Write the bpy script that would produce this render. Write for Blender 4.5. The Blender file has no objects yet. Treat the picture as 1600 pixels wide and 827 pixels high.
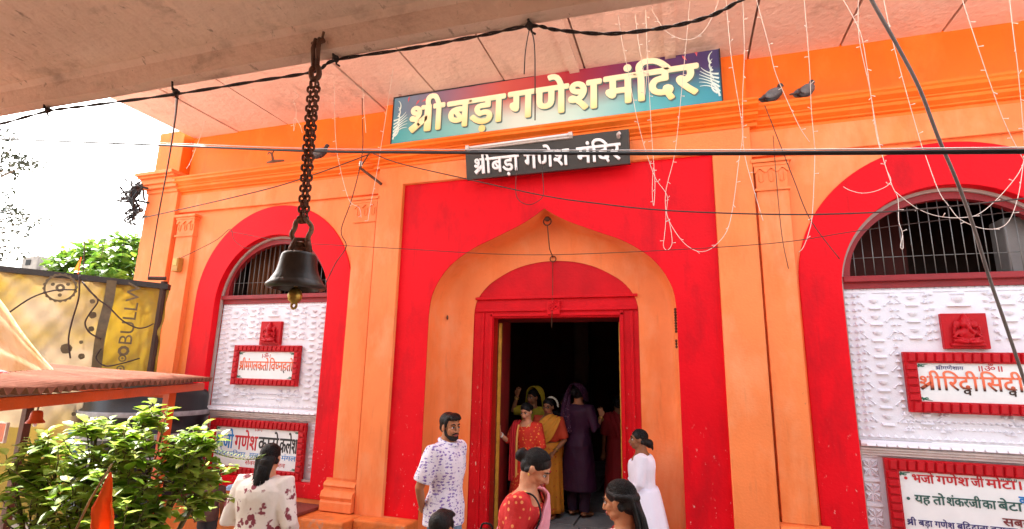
import bpy, bmesh, math, random
from mathutils import Vector, Matrix, noise as mnoise
R = math.radians; PI = math.pi
S = bpy.context.scene
COL = S.collection
rnd = random.Random(7)
# ------------------------------------------------------------------ camera, light, exposure
CAMZ = 1.8; FPX = 813.0
YAW, PIT, ROL = R(-18.3), R(11.62), R(1.22)
fw = Vector((math.sin(YAW)*math.cos(PIT), math.cos(YAW)*math.cos(PIT), math.sin(PIT)))
rt = Vector((math.cos(YAW), -math.sin(YAW), 0)); up = rt.cross(fw)
rt, up = rt*math.cos(ROL)+up*math.sin(ROL), -rt*math.sin(ROL)+up*math.cos(ROL)
cd = bpy.data.cameras.new('camera'); cam = bpy.data.objects.new('camera', cd); COL.objects.link(cam)
cd.sensor_fit = 'HORIZONTAL'; cd.sensor_width = 36; cd.lens = 36*FPX/1600; cd.clip_start = .05; cd.clip_end = 3000
cam.matrix_world = Matrix(((rt.x, up.x, -fw.x, 0), (rt.y, up.y, -fw.y, 0), (rt.z, up.z, -fw.z, CAMZ), (0, 0, 0, 1)))
S.camera = cam
SUN = Vector((-.58, .24, .78)).normalized()
w = bpy.data.worlds.new('World'); S.world = w; w.use_nodes = True
wn = w.node_tree; wn.nodes.clear()
sk = wn.nodes.new('ShaderNodeTexSky'); sk.sky_type = 'NISHITA'; sk.sun_disc = False
sk.sun_elevation = math.asin(SUN.z); sk.sun_rotation = math.atan2(SUN.x, SUN.y)
sk.dust_density = 5.0; sk.air_density = 1.3; sk.ozone_density = .4
hs = wn.nodes.new('ShaderNodeHueSaturation'); hs.inputs['Saturation'].default_value = .45
bgn = wn.nodes.new('ShaderNodeBackground'); bgn.inputs[1].default_value = .15
wo = wn.nodes.new('ShaderNodeOutputWorld')
wn.links.new(sk.outputs[0], hs.inputs['Color']); wn.links.new(hs.outputs[0], bgn.inputs[0]); wn.links.new(bgn.outputs[0], wo.inputs[0])
sl = bpy.data.lights.new('sun', 'SUN'); sl.energy = 3.5; sl.angle = R(.6); sl.color = (1, .95, .87)
so = bpy.data.objects.new('sun', sl); COL.objects.link(so)
so.rotation_euler = SUN.to_track_quat('Z', 'Y').to_euler(); so.location = (-6, 4, 12)
S.view_settings.view_transform = 'Standard'; S.view_settings.look = 'None'
S.view_settings.exposure = 2.5; S.view_settings.gamma = 1
S.cycles.use_denoising = True
S.cycles.max_bounces = 8; S.cycles.diffuse_bounces = 6

def ray(x, y): return fw + rt*((x-800)/FPX) - up*((y-413.5)/FPX)
def at(x, y, Y):                      # the point of the place seen at that spot of the photograph, Y metres ahead
    d = ray(x, y); t = Y/d.y
    return Vector((d.x*t, Y, CAMZ+d.z*t))
# ------------------------------------------------------------------ materials
MC = {}
def lin(c):
    return tuple(((v/255)/12.92 if v/255 <= .04045 else ((v/255+.055)/1.055)**2.4) for v in c)
def nd(nt, t, **k):
    n = nt.nodes.new(t)
    for a, b in k.items(): setattr(n, a, b)
    return n
def mat(name, col, rough=.6, var=.12, scale=2.5, bump=.06, bscale=60, spots=None, streak=None, metal=0, spec=.4, trans=0, sss=0, stretch=None, grime=None):
    if name in MC: return MC[name]
    m = bpy.data.materials.new(name); m.use_nodes = True; nt = m.node_tree
    b = nt.nodes['Principled BSDF']; L = nt.links.new
    b.inputs['Roughness'].default_value = rough; b.inputs['Metallic'].default_value = metal
    b.inputs['Specular IOR Level'].default_value = spec
    tc = nd(nt, 'ShaderNodeTexCoord'); mp = nd(nt, 'ShaderNodeMapping'); L(tc.outputs['Object'], mp.inputs[0])
    if stretch: mp.inputs['Scale'].default_value = stretch
    n1 = nd(nt, 'ShaderNodeTexNoise'); n1.inputs['Scale'].default_value = scale; n1.inputs['Detail'].default_value = 6; n1.inputs['Roughness'].default_value = .62
    L(mp.outputs[0], n1.inputs['Vector'])
    mr = nd(nt, 'ShaderNodeMapRange'); mr.inputs[1].default_value = .3; mr.inputs[2].default_value = .7; L(n1.outputs[0], mr.inputs[0])
    mx = nd(nt, 'ShaderNodeMix', data_type='RGBA'); L(mr.outputs[0], mx.inputs[0])
    mx.inputs[6].default_value = (*[max(0, c*(1-var)) for c in col], 1); mx.inputs[7].default_value = (*[min(1, c*(1+var)) for c in col], 1)
    out = mx.outputs[2]
    def layer(out, c, sc, lo, hi, st, amt=1, zr=None):
        mp2 = nd(nt, 'ShaderNodeMapping'); L(tc.outputs['Object'], mp2.inputs[0]); mp2.inputs['Scale'].default_value = st
        n = nd(nt, 'ShaderNodeTexNoise'); n.inputs['Scale'].default_value = sc; n.inputs['Detail'].default_value = 5; n.inputs['Roughness'].default_value = .65; L(mp2.outputs[0], n.inputs['Vector'])
        r = nd(nt, 'ShaderNodeMapRange'); r.inputs[1].default_value = lo; r.inputs[2].default_value = hi; r.inputs[4].default_value = amt; L(n.outputs[0], r.inputs[0])
        fac = r.outputs[0]
        if zr:
            sx = nd(nt, 'ShaderNodeSeparateXYZ'); L(tc.outputs['Object'], sx.inputs[0])
            rz = nd(nt, 'ShaderNodeMapRange'); rz.inputs[1].default_value = zr[0]; rz.inputs[2].default_value = zr[1]; L(sx.outputs[2], rz.inputs[0])
            mu = nd(nt, 'ShaderNodeMath', operation='MULTIPLY'); L(fac, mu.inputs[0]); L(rz.outputs[0], mu.inputs[1]); fac = mu.outputs[0]
        x = nd(nt, 'ShaderNodeMix', data_type='RGBA'); L(fac, x.inputs[0]); L(out, x.inputs[6]); x.inputs[7].default_value = (*c, 1)
        return x.outputs[2]
    if spots:
        for q in (spots if isinstance(spots, list) else [spots]): out = layer(out, *q)
    L(out, b.inputs['Base Color'])
    n2 = nd(nt, 'ShaderNodeTexNoise'); n2.inputs['Scale'].default_value = bscale; n2.inputs['Detail'].default_value = 4; L(mp.outputs[0], n2.inputs['Vector'])
    ad = nd(nt, 'ShaderNodeMath', operation='MULTIPLY_ADD'); L(n1.outputs[0], ad.inputs[0]); ad.inputs[1].default_value = 1.2; L(n2.outputs[0], ad.inputs[2])
    bp = nd(nt, 'ShaderNodeBump'); bp.inputs['Strength'].default_value = min(1, bump*3); bp.inputs['Distance'].default_value = .02; L(ad.outputs[0], bp.inputs['Height'])
    L(bp.outputs[0], b.inputs['Normal'])
    rr = nd(nt, 'ShaderNodeMapRange'); rr.inputs[3].default_value = max(0, rough-.1); rr.inputs[4].default_value = min(1, rough+.12); L(n1.outputs[0], rr.inputs[0]); L(rr.outputs[0], b.inputs['Roughness'])
    if sss:
        b.inputs['Subsurface Weight'].default_value = sss; b.inputs['Subsurface Radius'].default_value = (.01, .004, .002); b.inputs['Subsurface Scale'].default_value = 1
    if trans:
        t = nd(nt, 'ShaderNodeBsdfTranslucent'); L(out, t.inputs[0]); ms = nd(nt, 'ShaderNodeMixShader'); ms.inputs[0].default_value = trans
        L(b.outputs[0], ms.inputs[1]); L(t.outputs[0], ms.inputs[2]); L(ms.outputs[0], nt.nodes['Material Output'].inputs[0])
    MC[name] = m; return m
def base_link(m):                     # node tree, principled, and the socket that feeds the base colour
    nt = m.node_tree; b = nt.nodes['Principled BSDF']
    return nt, b, b.inputs['Base Color'].links[0].from_socket
def pattern(m, c, kind='dots', scale=20, size=.3, stretch=(1, 1, 1), c2=None, seed=0):
    nt, b, src = base_link(m); L = nt.links.new
    tc = nd(nt, 'ShaderNodeTexCoord'); mp = nd(nt, 'ShaderNodeMapping'); L(tc.outputs['Object'], mp.inputs[0]); mp.inputs['Scale'].default_value = stretch; mp.inputs['Location'].default_value = (seed, seed*.7, seed*.3)
    v = nd(nt, 'ShaderNodeTexVoronoi'); v.inputs['Scale'].default_value = scale; v.inputs['Randomness'].default_value = .45 if kind in ('dots', 'birds') else .8
    vec = mp.outputs[0]
    if kind in ('flower', 'birds', 'swirl'):
        n = nd(nt, 'ShaderNodeTexNoise'); n.inputs['Scale'].default_value = scale*(1.6 if kind == 'swirl' else 2.6); L(mp.outputs[0], n.inputs['Vector'])
        s = nd(nt, 'ShaderNodeVectorMath', operation='SCALE'); s.inputs[3].default_value = (.9 if kind == 'birds' else .75)/scale*1.4; L(n.outputs[1], s.inputs[0])
        a = nd(nt, 'ShaderNodeVectorMath', operation='ADD'); L(mp.outputs[0], a.inputs[0]); L(s.outputs[0], a.inputs[1]); vec = a.outputs[0]
    L(vec, v.inputs['Vector'])
    r = nd(nt, 'ShaderNodeMapRange'); r.inputs[1].default_value = size+.04; r.inputs[2].default_value = size-.04; L(v.outputs['Distance'], r.inputs[0])
    fac = r.outputs[0]
    if kind == 'flower':              # petals: rings broken up by a finer cell pattern
        v2 = nd(nt, 'ShaderNodeTexVoronoi'); v2.inputs['Scale'].default_value = scale*3.4; L(mp.outputs[0], v2.inputs['Vector'])
        r2 = nd(nt, 'ShaderNodeMapRange'); r2.inputs[1].default_value = .62; r2.inputs[2].default_value = .54; L(v2.outputs['Distance'], r2.inputs[0])
        mu = nd(nt, 'ShaderNodeMath', operation='MULTIPLY'); L(fac, mu.inputs[0]); L(r2.outputs[0], mu.inputs[1]); fac = mu.outputs[0]
    x = nd(nt, 'ShaderNodeMix', data_type='RGBA'); L(fac, x.inputs[0]); L(src, x.inputs[6]); x.inputs[7].default_value = (*c, 1)
    if c2:
        x2 = nd(nt, 'ShaderNodeMix', data_type='RGBA'); L(v.outputs['Color'], x2.inputs[0]); x2.inputs[6].default_value = (*c, 1); x2.inputs[7].default_value = (*c2, 1); L(x2.outputs[2], x.inputs[7])
    L(x.outputs[2], b.inputs['Base Color'])
    return m
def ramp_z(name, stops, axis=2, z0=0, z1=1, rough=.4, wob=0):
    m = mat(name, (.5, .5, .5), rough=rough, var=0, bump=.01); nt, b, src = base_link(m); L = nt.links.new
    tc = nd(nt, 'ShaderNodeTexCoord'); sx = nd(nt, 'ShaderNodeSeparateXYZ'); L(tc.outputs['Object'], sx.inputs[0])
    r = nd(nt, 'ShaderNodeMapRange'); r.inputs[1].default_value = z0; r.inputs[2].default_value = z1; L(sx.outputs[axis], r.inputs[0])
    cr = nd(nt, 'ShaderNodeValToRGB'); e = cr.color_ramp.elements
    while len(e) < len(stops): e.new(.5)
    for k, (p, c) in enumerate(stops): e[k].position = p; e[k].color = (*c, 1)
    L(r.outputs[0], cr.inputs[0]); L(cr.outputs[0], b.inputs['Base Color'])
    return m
# ------------------------------------------------------------------ mesh builder
class MB:
    def __init__(s): s.v = []; s.f = []
    def add(s, v, f):
        o = len(s.v); s.v += [tuple(p) for p in v]; s.f += [tuple(i+o for i in q) for q in f]; return s
    def box(s, a, b, taper=0):
        (x0, y0, z0), (x1, y1, z1) = a, b; t = taper
        return s.add([(x0, y0, z0), (x1, y0, z0), (x1, y1, z0), (x0, y1, z0), (x0+t, y0+t, z1), (x1-t, y0+t, z1), (x1-t, y1-t, z1), (x0+t, y1-t, z1)],
                     [(0, 3, 2, 1), (4, 5, 6, 7), (0, 1, 5, 4), (1, 2, 6, 5), (2, 3, 7, 6), (3, 0, 4, 7)])
    def loft(s, rings, cap=True, closed=True):
        n = len(rings[0]); v = [p for r in rings for p in r]; f = []
        for i in range(len(rings)-1):
            for j in range(n if closed else n-1):
                k = (j+1) % n; f.append((i*n+j, i*n+k, (i+1)*n+k, (i+1)*n+j))
        if cap and closed: f.append(tuple(range(n))[::-1]); f.append(tuple(range((len(rings)-1)*n, len(rings)*n)))
        return s.add(v, f)
    def tube(s, pts, rad, n=8, round_=False, flat=1.0, axis=None):
        pts = [Vector(p) for p in pts]; m = len(pts)
        rad = [rad]*m if isinstance(rad, (int, float)) else list(rad)
        if round_:                     # rounded ends: extra rings past each end
            d0 = (pts[0]-pts[1]).normalized(); d1 = (pts[-1]-pts[-2]).normalized(); a, b, ra, rb = pts[0], pts[-1], rad[0], rad[-1]
            pts = [a+d0*ra*.97, a+d0*ra*.7]+pts+[b+d1*rb*.7, b+d1*rb*.97]; rad = [ra*.25, ra*.72]+rad+[rb*.72, rb*.25]; m += 4
        rings = []; u = None
        for i, p in enumerate(pts):
            t = (pts[min(i+1, m-1)]-pts[max(i-1, 0)])
            if t.length < 1e-9: t = Vector((0, 0, 1))
            t.normalize()
            if u is None:
                u = Vector(axis) if axis else (Vector((1, 0, 0)) if abs(t.x) < .8 else Vector((0, 1, 0)))
            u = (u-t*u.dot(t)).normalized(); w_ = t.cross(u)
            rings.append([p+(u*math.cos(2*PI*j/n)+w_*math.sin(2*PI*j/n)*flat)*rad[i] for j in range(n)])
        return s.loft(rings)
    def ell(s, c, r, M=None, nu=14, nv=9):
        c = Vector(c); r = (r, r, r) if isinstance(r, (int, float)) else r
        rings = []
        for i in range(nv):
            a = PI*(i+.35)/(nv-.3)-PI/2 if nv > 4 else PI*(i+.5)/nv-PI/2
            row = []
            for j in range(nu):
                b = 2*PI*j/nu; p = Vector((r[0]*math.cos(a)*math.cos(b), r[1]*math.cos(a)*math.sin(b), r[2]*math.sin(a)))
                row.append(c+(M@p if M else p))
            rings.append(row)
        return s.loft(rings)
    def lathe(s, prof, c=(0, 0, 0), n=32, cap=True):
        c = Vector(c); return s.loft([[c+Vector((r*math.cos(2*PI*j/n), r*math.sin(2*PI*j/n), z)) for j in range(n)] for r, z in prof], cap)
    def mesh(s, name):
        me = bpy.data.meshes.new(name); me.from_pydata(s.v, [], s.f); me.update(); return me
    def build(s, name, m, parent=None, smooth=False, local=False, bevel=0):
        return link(name, s.mesh(name), m, parent, smooth, local, bevel)
WM = {}
def link(name, me, m, parent=None, smooth=False, local=False, bevel=0):
    me.materials.clear(); me.materials.append(m)
    if smooth: me.polygons.foreach_set('use_smooth', [True]*len(me.polygons))
    o = bpy.data.objects.new(name, me); COL.objects.link(o)
    if parent:
        o.parent = parent
        if not local and parent.name in WM: o.matrix_parent_inverse = WM[parent.name].inverted()
    if bevel:
        bv = o.modifiers.new('bevel', 'BEVEL'); bv.width = bevel; bv.segments = 2; bv.limit_method = 'ANGLE'; bv.angle_limit = R(40)
    return o
def thing(name, label, cat, loc=(0, 0, 0), rotz=0, group=None):
    o = bpy.data.objects.new(name, None); COL.objects.link(o); o.empty_display_size = .2
    o.location = loc; o.rotation_euler = (0, 0, rotz)
    WM[o.name] = Matrix.Translation(Vector(loc)) @ Matrix.Rotation(rotz, 4, 'Z')
    return tag(o, label, cat, group)
def tag(o, label, cat, group=None):
    o['label'] = label; o['category'] = cat
    if group: o['group'] = group
    return o
def struct(name, mb, m, kind='structure'):
    o = mb.build(name, m); o['kind'] = kind; return o
def copy_tree(o, parent=None):
    c = o.copy(); COL.objects.link(c)
    if parent: c.parent = parent
    for ch in list(o.children): copy_tree(ch, c)
    return c
TS = bpy.data.scenes.new('workshop')       # outlines and skins are worked out in an empty side scene
def evaluated_mesh(o):
    vl = TS.view_layers[0]; TS.collection.objects.link(o); vl.update(); dg = vl.depsgraph; dg.update()
    return bpy.data.meshes.new_from_object(o.evaluated_get(dg))
def area(l): return sum(l[i][0]*l[(i+1) % len(l)][1]-l[(i+1) % len(l)][0]*l[i][1] for i in range(len(l)))/2
def plate_mesh(loops, y0, th, bev=0):
    """flat outlines with holes, stood up in the XZ plane: front at y0, th thick"""
    cu = bpy.data.curves.new('outline', 'CURVE'); cu.dimensions = '2D'; cu.fill_mode = 'BOTH'; cu.extrude = th/2; cu.resolution_u = 1
    if bev: cu.extrude = th/2-bev; cu.bevel_depth = bev; cu.bevel_resolution = 1; cu.offset = -bev
    for l in loops:
        sp = cu.splines.new('POLY'); sp.points.add(len(l)-1); sp.use_cyclic_u = True
        for k, p in enumerate(l): sp.points[k].co = (p[0], p[1], 0, 1)
    o = bpy.data.objects.new('outline', cu); me = evaluated_mesh(o)
    bpy.data.objects.remove(o); bpy.data.curves.remove(cu)
    me.transform(Matrix(((1, 0, 0, 0), (0, 0, -1, y0+th/2), (0, 1, 0, 0), (0, 0, 0, 1))))
    return me
def plate(name, loops, y0, th, m, parent=None, bev=0):
    return link(name, plate_mesh(loops, y0, th, bev), m, parent)
def remesh(mb, voxel, it=4, fac=.5):
    o = bpy.data.objects.new('tmp', mb.mesh('tmp'))
    r = o.modifiers.new('r', 'REMESH'); r.mode = 'VOXEL'; r.voxel_size = voxel; r.use_smooth_shade = True
    if it: q = o.modifiers.new('s', 'SMOOTH'); q.iterations = it; q.factor = fac
    me = evaluated_mesh(o)
    old = o.data; bpy.data.objects.remove(o); bpy.data.meshes.remove(old)
    return me
def rect(x0, z0, x1, z1): return [(x0, z0), (x1, z0), (x1, z1), (x0, z1)]
def arch(cx, hw, zs, zb, r=None, n=40, rise=None):
    rise = hw if rise is None else rise
    return [(cx-hw, zb)]+[(cx-hw*math.cos(PI*i/n), zs+rise*math.sin(PI*i/n)) for i in range(n+1)]+[(cx+hw, zb)]
def smooth_path(pts, k=4):
    pts = [Vector(p) for p in pts]; out = []
    for i in range(len(pts)-1):
        p0, p1, p2, p3 = pts[max(i-1, 0)], pts[i], pts[i+1], pts[min(i+2, len(pts)-1)]
        for j in range(k):
            t = j/k; out.append(.5*((2*p1)+(p2-p0)*t+(2*p0-5*p1+4*p2-p3)*t*t+(3*p1-p0-3*p2+p3)*t**3))
    return out+[pts[-1]]
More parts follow.
